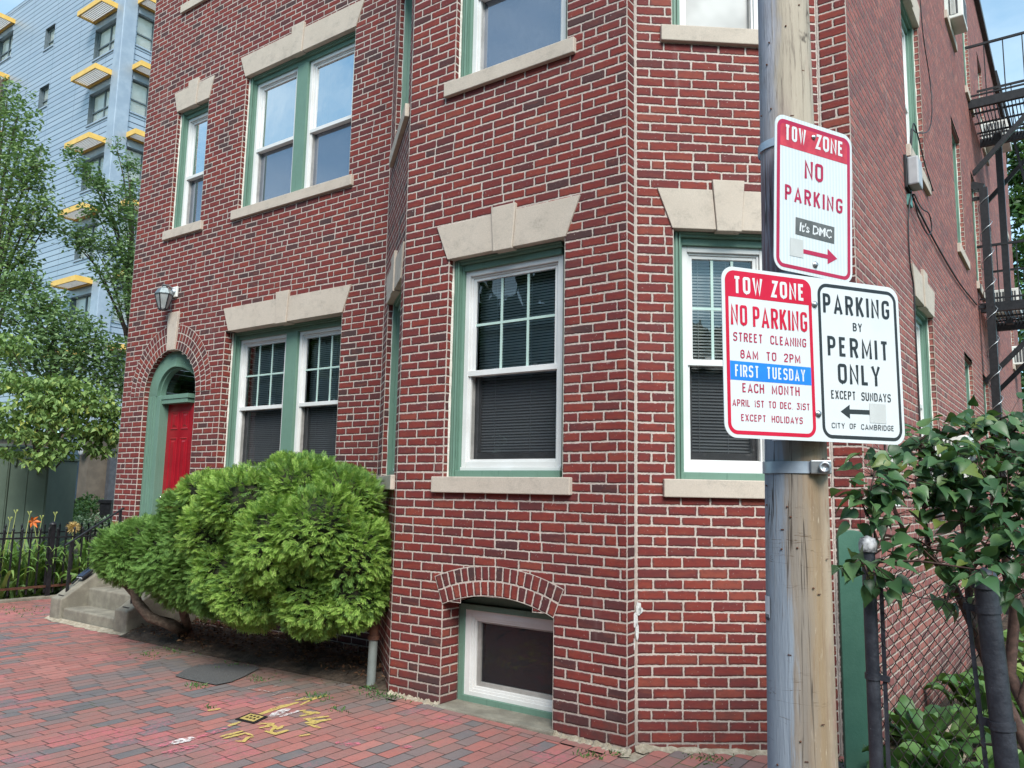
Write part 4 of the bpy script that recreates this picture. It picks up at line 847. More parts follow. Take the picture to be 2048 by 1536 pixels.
# ------------------------------------------------------------------ utility pole
PX, PY = -0.827, 2.854
pole = empty('utility_pole', (PX, PY, -1.63), 'tall wooden utility pole half painted pale blue carrying the parking signs', 'pole')
def pr(z): return 0.1035 - 0.0073 * (z - 0.165)
def pole_mat():
    g = NT('weathered_pole'); p = g.co(); x, y, z = g.sep(p)
    rr = g.ma('SQRT', g.ma('ADD', g.ma('MULTIPLY', x, x), g.ma('MULTIPLY', y, y)))
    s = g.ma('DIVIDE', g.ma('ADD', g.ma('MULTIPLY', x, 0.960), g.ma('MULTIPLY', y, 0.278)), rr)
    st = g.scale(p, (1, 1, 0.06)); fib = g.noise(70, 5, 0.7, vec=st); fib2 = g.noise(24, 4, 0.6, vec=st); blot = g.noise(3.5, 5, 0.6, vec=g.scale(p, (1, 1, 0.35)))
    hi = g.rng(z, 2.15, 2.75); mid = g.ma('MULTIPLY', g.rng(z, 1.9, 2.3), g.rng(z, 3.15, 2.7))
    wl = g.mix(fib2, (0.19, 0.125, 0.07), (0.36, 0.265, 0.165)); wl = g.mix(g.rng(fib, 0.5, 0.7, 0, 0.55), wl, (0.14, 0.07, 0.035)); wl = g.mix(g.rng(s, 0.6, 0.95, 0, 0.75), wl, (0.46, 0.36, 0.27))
    wl = g.mix(g.rng(blot, 0.42, 0.66, 0, 0.75), wl, g.mix(fib2, (0.13, 0.10, 0.075), (0.26, 0.20, 0.145))); wl = g.mix(g.rng(g.noise(6, 5, 0.7, vec=g.scale(p, (1, 1, 0.25))), 0.58, 0.70, 0, 0.7), wl, (0.17, 0.075, 0.03)); wl = g.mix(g.rng(g.noise(110, 4, 0.7, vec=g.scale(p, (1, 1, 0.15))), 0.6, 0.7, 0, 0.6), wl, (0.5, 0.42, 0.32))
    wu = g.mix(fib2, (0.30, 0.255, 0.20), (0.50, 0.43, 0.345)); wu = g.mix(g.rng(fib, 0.52, 0.68, 0, 0.7), wu, (0.13, 0.105, 0.085)); wu = g.mix(g.rng(blot, 0.62, 0.70, 0, 0.8), wu, (0.05, 0.042, 0.036))
    wood = g.mix(hi, wl, wu)
    mr = g.mix(fib, (0.10, 0.045, 0.055), (0.30, 0.20, 0.22)); mk = g.ma('MULTIPLY', mid, g.rng(g.ma('ADD', s, g.ma('MULTIPLY', g.ma('SUBTRACT', blot, 0.5), 0.8)), 0.35, 0.1)); wood = g.mix(mk, wood, mr)
    e = g.ma('ADD', s, g.ma('ADD', g.ma('MULTIPLY', g.ma('SUBTRACT', blot, 0.5), 1.15), g.ma('MULTIPLY', g.ma('SUBTRACT', fib, 0.5), 0.8)))
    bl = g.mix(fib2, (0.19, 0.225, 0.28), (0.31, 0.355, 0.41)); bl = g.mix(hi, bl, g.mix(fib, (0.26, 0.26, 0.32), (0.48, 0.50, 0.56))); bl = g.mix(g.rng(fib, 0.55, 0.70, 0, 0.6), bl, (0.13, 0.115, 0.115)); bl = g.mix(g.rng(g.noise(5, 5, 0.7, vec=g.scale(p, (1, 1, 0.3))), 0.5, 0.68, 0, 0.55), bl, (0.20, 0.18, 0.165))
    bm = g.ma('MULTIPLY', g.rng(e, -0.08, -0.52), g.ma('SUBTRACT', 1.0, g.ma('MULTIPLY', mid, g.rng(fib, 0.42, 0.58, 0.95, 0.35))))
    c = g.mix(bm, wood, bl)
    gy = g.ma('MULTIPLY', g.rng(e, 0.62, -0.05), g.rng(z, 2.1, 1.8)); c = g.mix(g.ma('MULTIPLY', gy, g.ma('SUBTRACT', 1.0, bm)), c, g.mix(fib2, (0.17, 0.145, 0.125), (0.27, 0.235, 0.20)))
    wd = g.noise(3, 3, 0.5, vec=g.scale(p, (1.2, 1.2, 14))); sc_ = g.ma('MULTIPLY', g.rng(g.ma('ABSOLUTE', g.ma('SUBTRACT', wd, 0.5)), 0.008, 0.002), g.rng(g.noise(2.4, 3), 0.52, 0.64))
    c = g.mix(g.ma('MULTIPLY', sc_, g.rng(z, 2.5, 2.2, 0, 0.9)), c, (0.085, 0.05, 0.03))
    pk = g.ma('MULTIPLY', g.rng(s, 0.72, 0.9), g.rng(g.noise(2.2, 4, 0.7, vec=g.scale(p, (1, 1, 0.5))), 0.5, 0.62, 0, 0.6)); c = g.mix(pk, c, (0.42, 0.17, 0.15))
    ck = g.noise(15, 4, 0.6, vec=g.scale(p, (1, 1, 0.022))); ckm = g.ma('MULTIPLY', g.rng(g.ma('ABSOLUTE', g.ma('SUBTRACT', ck, 0.52)), 0.012, 0.004), g.rng(g.noise(2.2, 3), 0.42, 0.58)); c = g.mix(g.ma('MULTIPLY', ckm, 0.85), c, (0.03, 0.022, 0.018))
    kn = g.rng(g.noise(2.6, 5, 0.7, vec=g.scale(p, (1.5, 1.5, 1.0))), 0.66, 0.72, 0, 0.85); c = g.mix(kn, c, (0.05, 0.038, 0.03))
    h = g.ma('ADD', g.ma('MULTIPLY', fib, 0.9), g.ma('MULTIPLY', g.noise(180, 3, 0.6, vec=st), 0.4))
    return g.done(g.bsdf(c, 0.75, g.bump(h, 0.006, 0.75), 0.25))
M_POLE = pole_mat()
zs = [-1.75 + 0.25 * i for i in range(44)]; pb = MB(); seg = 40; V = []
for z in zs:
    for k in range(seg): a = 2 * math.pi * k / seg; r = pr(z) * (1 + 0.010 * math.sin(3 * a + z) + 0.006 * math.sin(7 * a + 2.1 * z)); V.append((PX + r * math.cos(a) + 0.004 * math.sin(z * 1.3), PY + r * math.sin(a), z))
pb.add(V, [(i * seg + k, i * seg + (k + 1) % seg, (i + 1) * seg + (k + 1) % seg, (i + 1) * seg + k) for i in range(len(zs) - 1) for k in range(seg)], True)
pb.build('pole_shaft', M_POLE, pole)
def band(z, h, name='steel_band', m=M_GALV, out=0.004, tilt=0.0):
    mb = MB(); V = []; n = 36
    for zz in (z - h / 2, z + h / 2):
        for k in range(n): a = 2 * math.pi * k / n; r = pr(zz) * 1.013 + out; V.append((PX + r * math.cos(a), PY + r * math.sin(a), zz + tilt * math.sin(a)))
    mb.add(V, [(k, (k + 1) % n, n + (k + 1) % n, n + k) for k in range(n)], True); return mb.build(name, m, pole, fix=False)
M_BANDP = simple('painted_band', (0.34, 0.40, 0.48), (0.45, 0.51, 0.58), 12, 0.4, metal=0.4)
band(1.265, 0.03, m=M_BANDP); band(0.765, 0.028); band(0.10, 0.04, m=M_BANDP)
C2 = Vector((0.278, -0.960, 0)); R2 = Vector((0.960, 0.278, 0))      # towards the viewer, and to the viewer's right
bx = MB(); c = Vector((PX, PY, 0.10)) + R2 * 0.088 + C2 * 0.062
def pb_(mb, c, a, b): mb.box(a, b, lambda q: tuple(c + R2 * q[0] + C2 * q[1] + Vector((0, 0, q[2]))))
pb_(bx, c, (-0.04, -0.03, -0.022), (0.026, 0.05, 0.024)); bo = bx.build('band_buckle', M_GALV, pole, 0.004)
MB().lathe([(0.019, 0), (0.019, 0.008), (0.011, 0.009), (0.011, 0.004), (0.001, 0.004)], c + C2 * 0.055 + R2 * 0.005, 14, (tuple(R2), (0, 0, 1), tuple(C2))).build('band_bolt', M_GALV, pole)
# small stickers and staples on the pole
def stick(name, s0, s1, z0, z1, m, label=None):
    mb = MB(); V = []; n = 6
    for zz in (z0, z1):
        for i in range(n + 1):
            s = s0 + (s1 - s0) * i / n; a = math.asin(s); r = pr(zz) * 1.022 + 0.0015; q = R2 * (r * math.sin(a)) + C2 * (r * math.cos(a)); V.append((PX + q.x, PY + q.y, zz))
    mb.add(V, [(i, i + 1, n + 2 + i, n + 1 + i) for i in range(n)]); return mb.build(name, m, pole, fix=False)
M_PAPER = simple('white_paper', (0.6, 0.62, 0.66), (0.7, 0.72, 0.75), 8, 0.6); M_INK = simple('dark_ink', (0.02, 0.02, 0.03), (0.03, 0.03, 0.05), 8, 0.6)
stick('pole_label', -0.68, -0.02, 0.190, 0.215, M_PAPER)
for i in range(6): stick('label_bar', -0.6 + 0.085 * i, -0.56 + 0.085 * i, 0.2005, 0.2125, M_INK).location = tuple(C2 * 0.0008)
o = stick('torn_sticker', -0.985, -0.84, -0.405, -0.335, M_PAPER); stick('torn_sticker', -0.985, -0.87, -0.415, -0.395, M_INK)

nl = MB()
for k in range(46):
    z = -1.2 + 3.1 * hsh(k, 9); s = -0.9 + 1.8 * hsh(k, 4); a = math.asin(s); r = pr(z) * 1.012; d = R2 * math.sin(a) + C2 * math.cos(a); q = Vector((PX, PY, z)) + d * r
    if hsh(k, 1) < .6: nl.lathe([(.0035, 0), (.0035, .003), (.001, .0035)], q, 6, (tuple(d.cross(Vector((0, 0, 1)))), (0, 0, 1), tuple(d)))
    else: t_ = d.cross(Vector((0, 0, 1))); nl.bar(q - t_ * .006 + d * .001, q + t_ * .006 + d * .001, .0016, .003)
nl.build('nails', M_RUST, pole)

# ------------------------------------------------------------------ parking signs: highway lettering drawn from strokes
R = 1                                                             # marks a rounded corner
GL = {
 'A': (0.86, [[(0, 0), (.5, 1), (1, 0)], [(.17, .27), (.83, .27)]]), 'B': (0.76, [[(0, 0), (0, 1), (.94, 1, R), (.94, .53, R), (0, .53)], [(0, .53), (1, .53, R), (1, 0, R), (0, 0)]]),
 'C': (0.74, [[(1, .72), (1, 1, R), (0, 1, R), (0, 0, R), (1, 0, R), (1, .28)]]), 'D': (0.76, [[(0, 0), (0, 1), (1, 1, R), (1, 0, R), (0, 0)]]),
 'E': (0.66, [[(1, 1), (0, 1), (0, 0), (1, 0)], [(0, .52), (.82, .52)]]), 'F': (0.64, [[(1, 1), (0, 1), (0, 0)], [(0, .52), (.82, .52)]]),
 'G': (0.76, [[(1, .74), (1, 1, R), (0, 1, R), (0, 0, R), (1, 0, R), (1, .46), (.55, .46)]]), 'H': (0.76, [[(0, 0), (0, 1)], [(1, 0), (1, 1)], [(0, .52), (1, .52)]]),
 'I': (0.16, [[(.5, 0), (.5, 1)]]), 'K': (0.78, [[(0, 0), (0, 1)], [(.95, 1), (0, .36)], [(.3, .58), (1, 0)]]), 'L': (0.64, [[(0, 1), (0, 0), (1, 0)]]),
 'M': (0.94, [[(0, 0), (0, 1), (.5, .2), (1, 1), (1, 0)]]), 'N': (0.78, [[(0, 0), (0, 1), (1, 0), (1, 1)]]), 'O': (0.76, [[(.5, 1), (1, 1, R), (1, 0, R), (0, 0, R), (0, 1, R), (.5, 1)]]),
 'P': (0.72, [[(0, 0), (0, 1), (1, 1, R), (1, .46, R), (0, .46)]]), 'R': (0.76, [[(0, 0), (0, 1), (1, 1, R), (1, .48, R), (0, .48)], [(.52, .48), (1, 0)]]),
 'S': (0.74, [[(1, .78), (1, 1, R), (0, 1, R), (0, .52, R), (1, .52, R), (1, 0, R), (0, 0, R), (0, .22)]]), 'T': (0.76, [[(0, 1), (1, 1)], [(.5, 0), (.5, 1)]]),
 'U': (0.76, [[(0, 1), (0, 0, R), (1, 0, R), (1, 1)]]), 'W': (1.05, [[(0, 1), (.25, 0), (.5, .85), (.75, 0), (1, 1)]]), 'X': (0.78, [[(0, 0), (1, 1)], [(0, 1), (1, 0)]]),
 'Y': (0.80, [[(0, 1), (.5, .46), (1, 1)], [(.5, 0), (.5, .46)]]), 'Z': (0.72, [[(0, 1), (1, 1), (0, 0), (1, 0)]]),
 '1': (0.30, [[(0, .82), (.7, 1), (.7, 0)]]), '2': (0.70, [[(0, .74), (0, 1, R), (1, 1, R), (1, .58, R), (0, .2, R), (0, 0), (1, 0)]]), '3': (0.70, [[(0, 1), (1, 1), (.5, .58), (1, .55, R), (1, 0, R), (0, 0, R), (0, .24)]]),
 '8': (0.72, [[(.5, .53), (.06, .53, R), (.06, 1, R), (.94, 1, R), (.94, .53, R), (.5, .53)], [(.5, .53), (1, .53, R), (1, 0, R), (0, 0, R), (0, .53, R), (.5, .53)]]), '.': (0.14, [[(.5, 0), (.5, .06)]]),
}
def rounded(pts, r):
    out = []
    for i, p in enumerate(pts):
        if len(p) > 2 and 0 < i < len(pts) - 1:
            a, b, c = Vector(pts[i - 1][:2]), Vector(p[:2]), Vector(pts[i + 1][:2]); r1 = min(r, (a - b).length * .5, (c - b).length * .5)
            s, e = b + (a - b).normalized() * r1, b + (c - b).normalized() * r1
            out += [tuple((1 - t_) ** 2 * s + 2 * t_ * (1 - t_) * (b * 0.92 + (s + e) * 0.04) + t_ * t_ * e) for t_ in [k / 7 for k in range(8)]]
        else: out.append(tuple(p[:2]))
    return out
def ribbon(mb, pts, w_, M, d):
    n = len(pts); P = [Vector(p) for p in pts]; L_, R_ = [], []
    for i in range(n):
        a = (P[i] - P[i - 1]).normalized() if i else (P[1] - P[0]).normalized(); b = (P[i + 1] - P[i]).normalized() if i < n - 1 else a
        na, nb = Vector((-a.y, a.x)), Vector((-b.y, b.x)); m = (na + nb); m = m.normalized() if m.length > 1e-4 else na; k = min(2.6, 1 / max(0.25, m.dot(na)))
        if k >= 2.59: k = 1.6
        L_.append(P[i] + m * w_ / 2 * k); R_.append(P[i] - m * w_ / 2 * k)
    for i in range(n - 1): mb.quad(M((*L_[i], d)), M((*L_[i + 1], d)), M((*R_[i + 1], d)), M((*R_[i], d)))
def letter_line(mb, txt, x0, x1, yb, cap, sw, M, d, gap=0.30, space=0.62):
    gap *= 0.72; sw *= 0.90
    # sw: stroke as a part of the cap height
    ws = [(GL[c][0] if c != ' ' else space) for c in txt]; tot = 0
    for i, c in enumerate(txt): tot += ws[i] + (gap if i < len(txt) - 1 and c != ' ' and txt[i + 1] != ' ' else 0)
    k = (x1 - x0) / tot; x = x0; s = sw * cap
    for i, c in enumerate(txt):
        wd = ws[i] * k
        if c != ' ':
            for j, stv in enumerate(GL[c][1]):
                h = s / 2; pts = []
                for i_, p in enumerate(stv):
                    end = i_ in (0, len(stv) - 1); nb_ = stv[1] if i_ == 0 else stv[i_ - 1]
                    ins = h if (not end or abs(nb_[1] - p[1]) < 1e-3) else 0.0
                    q = (x + (h + p[0] * max(wd - s, 0.0) if c not in 'I.' else wd / 2), yb + p[1] * cap + (ins if p[1] < 0.001 else -ins if p[1] > 0.999 else 0))
                    pts.append((*q, R) if len(p) > 2 else q)
                ribbon(mb, rounded(pts, min(wd * 0.5, cap * 0.30)), s, M, d + 0.00006 * (j + 1) + 0.000015 * (i % 3))
        x += wd + (gap * k if i < len(txt) - 1 and c != ' ' and txt[i + 1] != ' ' else 0)
def rrect(x0, x1, y0, y1, r, n=8):
    o = []
    for cx_, cy_, a0 in ((x1 - r, y1 - r, 0), (x0 + r, y1 - r, 90), (x0 + r, y0 + r, 180), (x1 - r, y0 + r, 270)):
        o += [(cx_ + r * math.cos(rad(a0 + 90 * i / n)), cy_ + r * math.sin(rad(a0 + 90 * i / n))) for i in range(n + 1)]
    return o
def flat(mb, poly, M, d): mb.add([M((*p, d)) for p in poly], [tuple(range(len(poly)))])
def frame_ring(mb, a, b, M, d): n = len(a); [mb.quad(M((*a[i], d)), M((*a[(i + 1) % n], d)), M((*b[(i + 1) % n], d)), M((*b[i], d))) for i in range(n)]
def sheeting(name, stripes):
    g = NT(name); x, y, z = g.sep(g.co()); c = g.mix(g.noise(9, 3), (0.58, 0.60, 0.615), (0.64, 0.655, 0.67))
    if stripes:
        s = g.ma('SINE', g.ma('MULTIPLY', g.ma('ADD', g.ma('MULTIPLY', x, 0.4775), g.ma('MULTIPLY', y, 0.8783)), 420.0)); c = g.mix(g.rng(s, -0.4, 0.8, 0, 0.5), c, (0.46, 0.545, 0.555))
    c = g.mix(g.rng(g.noise(3, 5, 0.65), 0.55, 0.8, 0, 0.35), c, (0.46, 0.46, 0.44))
    return g.done(g.bsdf(c, 0.32, g.bump(g.noise(30, 3), 0.0008, 0.3), 0.5))
M_SHEET = sheeting('white_sheeting', False); M_SHEETS = sheeting('striped_sheeting', True)
M_SRED = simple('sign_red', (0.50, 0.004, 0.030), (0.55, 0.008, 0.042), 8, 0.4, spec=0.25); M_SRED2 = simple('glossy_sign_red', (0.42, 0.012, 0.03), (0.60, 0.04, 0.055), 14, 0.2, spec=0.6)
M_SRED3 = simple('sign_crimson', (0.36, 0.006, 0.045), (0.42, 0.010, 0.06), 8, 0.35); M_SBLK = simple('sign_black', (0.014, 0.015, 0.017), (0.022, 0.023, 0.025), 8, 0.35); M_SBLUE = simple('sign_blue', (0.008, 0.17, 0.66), (0.012, 0.21, 0.74), 8, 0.35)
M_STK = simple('blank_sticker', (0.47, 0.475, 0.465), (0.53, 0.535, 0.525), 6, 0.5); M_STKG = simple('grey_sticker', (0.085, 0.09, 0.09), (0.13, 0.135, 0.135), 22, 0.6)
M_LWHITE = simple('white_lettering', (0.62, 0.63, 0.64), (0.66, 0.67, 0.68), 8, 0.4)
def sign_frame(O, U, V):
    O, U, V = Vector(O), Vector(U).normalized(), Vector(V).normalized(); N = U.cross(V)
    return O, U, V, N, (lambda q: tuple(O + U * q[0] + V * q[1] + N * q[2]))
def panel_body(root, M, W, H, r, m):
    o = rrect(-W / 2, W / 2, -H / 2, H / 2, r); n = len(o); b = MB()
    b.add([M((*p, 0)) for p in o] + [M((*p, -0.0025)) for p in o], [tuple(range(n))] + [(i, n + i, n + (i + 1) % n, (i + 1) % n) for i in range(n)]); b.build('sign_panel', m, root)
    MB().add([M((*p, -0.0028)) for p in o], [tuple(range(n))[::-1]]).build('sign_back', M_GALV, root)
def bolt(root, M, N, U, V, x, y, r=0.009): MB().lathe([(r * 1.3, 0.0012), (r * 1.3, 0.003), (r, 0.0035), (r * 0.9, 0.008), (0.001, 0.009)], M((x, y, 0)), 12, (tuple(U), tuple(V), tuple(N))).build('bolt', M_GALV, root)

# upper sign
O, U, V, N, M = sign_frame((-0.7207, 2.8042, 1.0377), (0.4775, 0.8783, -0.0232), (0.0284, 0.0110, 0.9995))
s1 = empty('parking_sign', O, 'tall white and red tow zone sign with arrow and grey sticker, highest on the pole', 'sign')
panel_body(s1, M, 0.370, 0.555, 0.042, M_SHEETS)
b = MB(); oo, ii = rrect(-0.175, 0.175, -0.2665, 0.2625, 0.032), rrect(-0.161, 0.161, -0.2535, 0.2485, 0.020); frame_ring(b, oo, ii, M, 0.0006); b.build('border', M_SRED3, s1, fix=False)
b = MB(); hd_ = [(-0.1612, 0.165), (0.1612, 0.165)] + [p for p in rrect(-0.1612, 0.1612, 0.0, 0.2487, 0.020) if p[1] > 0.1]; flat(b, hd_, M, 0.0005); b.build('red_header', M_SRED2, s1, fix=False)
b = MB(); letter_line(b, 'TOW', -0.1405, -0.0415, 0.190, 0.056, 0.19, M, 0.0012); letter_line(b, 'ZONE', 0.005, 0.1405, 0.189, 0.056, 0.19, M, 0.0012, gap=0.24); b.build('white_lettering', M_LWHITE, s1, fix=False)
b = MB(); letter_line(b, 'NO', -0.047, 0.0415, 0.0695, 0.066, 0.18, M, 0.0012); letter_line(b, 'PARKING', -0.1378, 0.1362, -0.0262, 0.0545, 0.185, M, 0.0012, gap=0.42); b.build('red_lettering', M_SRED3, s1, fix=False)
b = MB(); flat(b, [(-0.0536, -0.2035), (0.0632, -0.2035), (0.0632, -0.2225), (0.1098, -0.1955), (0.0632, -0.1675), (0.0632, -0.1885), (-0.0536, -0.1885)], M, 0.0010); b.build('arrow', M_SRED3, s1, fix=False)
b = MB(); flat(b, [(-0.1133, -0.2215), (-0.0521, -0.2205), (-0.0525, -0.1575), (-0.1128, -0.158)], M, 0.0012); b.build('blank_patch', M_STK, s1, fix=False)
b = MB(); flat(b, [(-0.0888, -0.1408), (0.0948, -0.1432), (0.0960, -0.0826), (-0.0880, -0.0804)], M, 0.0013); stc = b.build('grey_sticker', M_STKG, s1, fix=False)
fc = bpy.data.curves.new('sticker_text', 'FONT'); fc.body = "It's DMC"; fc.size = 0.046; fc.align_x = 'CENTER'; fc.shear = 0.12; fc.offset = 0.0007
to = bpy.data.objects.new('sticker_text_source', fc); COL.objects.link(to); bpy.context.view_layer.update()
tm = bpy.data.meshes.new_from_object(to.evaluated_get(bpy.context.evaluated_depsgraph_get())); bpy.data.objects.remove(to)
for v_ in tm.vertices:
    x, y = v_.co.x, v_.co.y; v_.co = Vector(M((x * 0.92 + 0.004 + 0.0012 * math.sin(y * 700 + x * 300), -0.126 + y * 0.95 + 0.0016 * math.sin(x * 420), 0.0017)))
tm.transform(Matrix.Translation(-_base(stc))); tm.materials.clear(); link('sticker_lettering', tm, M_LWHITE, stc)
bolt(s1, M, N, U, V, -0.0059, 0.2283, 0.007); bolt(s1, M, N, U, V, 0.003, -0.2347)
MB().bar(M((0.0, 0.2283, -0.003)), Vector(M((0.0, 0.2283, -0.003))) - N * 0.075, 0.04, 0.03).bar(M((0.0, -0.2347, -0.003)), Vector(M((0.0, -0.2347, -0.003))) - N * 0.075, 0.04, 0.03).build('bracket', M_GALV, s1)

# lower double sign
O, U, V, N, M = sign_frame((-0.7109, 2.7285, 0.4607), (0.5559, 0.8312, 0.0047), (-0.0047, -0.0025, 1.0))
s2 = empty('parking_sign', O, 'wide double sign with red street cleaning panel and black permit parking panel', 'sign')
panel_body(s2, M, 0.740, 0.555, 0.045, M_SHEET)
b = MB(); frame_ring(b, rrect(-0.3575, -0.0125, -0.2665, 0.2655, 0.036), rrect(-0.3450, -0.0250, -0.2540, 0.2530, 0.024), M, 0.0006); b.build('red_border', M_SRED, s2, fix=False)
b = MB(); flat(b, [(-0.3452, 0.178), (-0.0248, 0.178)] + [p for p in rrect(-0.3452, -0.0248, 0.0, 0.2532, 0.024) if p[1] > 0.1], M, 0.0005); b.build('red_header', M_SRED, s2, fix=False)
b = MB(); flat(b, [(-0.3452, -0.0930), (-0.0248, -0.0932), (-0.0248, -0.0332), (-0.3452, -0.0318)], M, 0.0007); b.build('blue_band', M_SBLUE, s2, fix=False)
b = MB(); letter_line(b, 'TOW ZONE', -0.3258, -0.0418, 0.1908, 0.0568, 0.19, M, 0.0012, space=0.9); letter_line(b, 'FIRST TUESDAY', -0.3266, -0.0498, -0.082, 0.0388, 0.16, M, 0.0012, space=1.3, gap=.36); b.build('white_lettering', M_LWHITE, s2, fix=False)
b = MB(); letter_line(b, 'NO PARKING', -0.3381, -0.0340, 0.0857, 0.0672, 0.155, M, 0.0012, gap=0.26, space=0.6); b.build('bold_red_lettering', M_SRED, s2, fix=False)
b = MB()
for t_, x0, x1, y, c_, sp, ga in (('STREET CLEANING', -0.3301, -0.0413, 0.033, 0.029, 1.5, .34), ('8AM TO 2PM', -0.3045, -0.0678, -0.0218, 0.028, 1.4, .36), ('EACH MONTH', -0.2999, -0.0752, -0.131, 0.0295, 1.4, .36), ('APRIL 1ST TO DEC. 31ST', -0.3395, -0.0355, -0.1766, 0.0218, 1.0, .32), ('EXCEPT HOLIDAYS', -0.3073, -0.0664, -0.223, 0.0218, 1.3, .34)):
    letter_line(b, t_, x0, x1, y, c_, 0.155, M, 0.0012, gap=ga, space=sp)
b.build('small_red_lettering', M_SRED3, s2, fix=False)
b = MB(); frame_ring(b, rrect(0.0140, 0.3585, -0.2660, 0.2610, 0.040), rrect(0.0255, 0.3470, -0.2540, 0.2490, 0.028), M, 0.0006); b.build('black_border', M_SBLK, s2, fix=False)
b = MB()
for t_, x0, x1, y, c_, sw_, sp, ga in (('PARKING', 0.0357, 0.3259, 0.160, 0.0666, .175, 0.6, .40), ('BY', 0.1602, 0.2003, 0.1058, 0.0288, .16, .6, .4), ('PERMIT', 0.0483, 0.3122, 0.014, 0.0667, .175, .6, .46), ('ONLY', 0.0875, 0.2716, -0.079, 0.0677, .175, .6, .34), ('EXCEPT SUNDAYS', 0.0554, 0.3133, -0.1322, 0.0286, .15, 1.3, .30), ('CITY OF CAMBRIDGE', 0.0523, 0.3209, -0.231, 0.0182, .15, 1.2, .34)):
    letter_line(b, t_, x0, x1, y, c_, sw_, M, 0.0012, gap=ga, space=sp)
b.build('black_lettering', M_SBLK, s2, fix=False)
b = MB(); flat(b, [(0.0925, -0.1738), (0.1310, -0.1965), (0.1310, -0.1800), (0.2190, -0.1790), (0.2190, -0.1635), (0.1310, -0.1650), (0.1316, -0.1490)], M, 0.0010); b.build('arrow', M_SBLK, s2, fix=False)
b = MB(); flat(b, [(0.2166, -0.2065), (0.2885, -0.2070), (0.2890, -0.1405), (0.2168, -0.1400)], M, 0.0013); b.build('blank_patch', M_STK, s2, fix=False)
bolt(s2, M, N, U, V, -0.0011, 0.1835); bolt(s2, M, N, U, V, -0.0023, -0.1865)
MB().bar(M((0, 0.1835, -0.003)), Vector(M((0, 0.1835, -0.003))) - N * 0.13, 0.04, 0.03).bar(M((0, -0.1865, -0.003)), Vector(M((0, -0.1865, -0.003))) - N * 0.13, 0.04, 0.03).build('bracket', M_GALV, s2)

# ------------------------------------------------------------------ foliage templates
def tri_grid(pts): return np.array(pts, float)
HEART_O = [(0, 0), (-.06, .16), (0.02, .34), (.2, .42), (.42, .36), (.66, .21), (.86, .08), (1.04, 0)]
HT = np.array([(x, 0, 0) for x, y in HEART_O] + [(x, y, 0.55 * y - 0.5 * y * y) for x, y in HEART_O[1:-1]] + [(x, -y, 0.55 * y - 0.5 * y * y) for x, y in HEART_O[1:-1]], float)
HT[:, 2] -= 0.28 * np.clip(HT[:, 0], 0, 2) ** 2
_f = []
for s_, o_ in ((1, 8), (-1, 14)):
    ed = [0] + list(range(o_, o_ + 6)) + [7]
    for i in range(7):
        m0, m1 = min(i, 7), min(i + 1, 7); a_, b_ = ed[i], ed[i + 1]
        for tr_ in ((m0, m1, b_), (m0, b_, a_)):
            if len(set(tr_)) == 3: _f.append(tr_ if s_ > 0 else tr_[::-1])
HF = np.array(_f)
def fan_template(n=6, ln=0.55, wd=0.034, droop=0.14, tip=True):       # a flat feathery spray: a stem with branchlets
    V, F = [], []
    def kite(a, b, w_):
        a, b = np.array(a), np.array(b); d = b - a; s_ = np.array([-d[1], d[0], 0]); s_ = s_ / (np.linalg.norm(s_) + 1e-9) * w_; k = len(V)
        V.extend([a, a + d * .45 + s_, b, a + d * .45 - s_]); F.extend([(k, k + 1, k + 2), (k, k + 2, k + 3)])
    pz = lambda x: -droop * x * x
    kite((0, 0, 0), (.55, 0, pz(.55)), wd * .8); kite((.45, 0, pz(.45)), (1, 0, pz(1)), wd)
    for i in range(n):
        x = .10 + .74 * i / (n - 1)
        for s_ in (1, -1):
            l = ln * (1 - .55 * x); kite((x, 0, pz(x)), (x + l * .72, s_ * l * .70, pz(x) - .10 * l), wd); kite((x + l * .36, s_ * l * .35, pz(x)), (x + l * .86, s_ * l * .30, pz(x + l * .5) - .03), wd * .8)
    return np.array(V), np.array(F)
FT, FF = fan_template()
KITE = np.array([(0, 0, 0), (.42, .30, .10), (1, 0, -.12), (.42, -.30, .10)], float); KF = np.array([(0, 1, 2), (0, 2, 3)])
def unit(n): v = RNG.normal(size=(n, 3)); return norm(v)
def lumps_surface(lumps, n, jit=0.12):     # points on the outside of a heap of ellipsoids, with outward normals
    C = np.array([l[0] for l in lumps], float); Rr = np.array([l[1] for l in lumps], float)
    area = (Rr ** 2).mean(1); k = RNG.choice(len(C), n, p=area / area.sum()); d = unit(n)
    rr = 1 - np.abs(RNG.normal(size=n)) * jit; P = C[k] + d * Rr[k] * rr[:, None]; N = norm(d / Rr[k])
    keep = np.ones(n, bool)
    for i in range(len(C)): q = (((P - C[i]) / Rr[i]) ** 2).sum(1); keep &= (q > 0.72) | (k == i)
    return P[keep], N[keep]
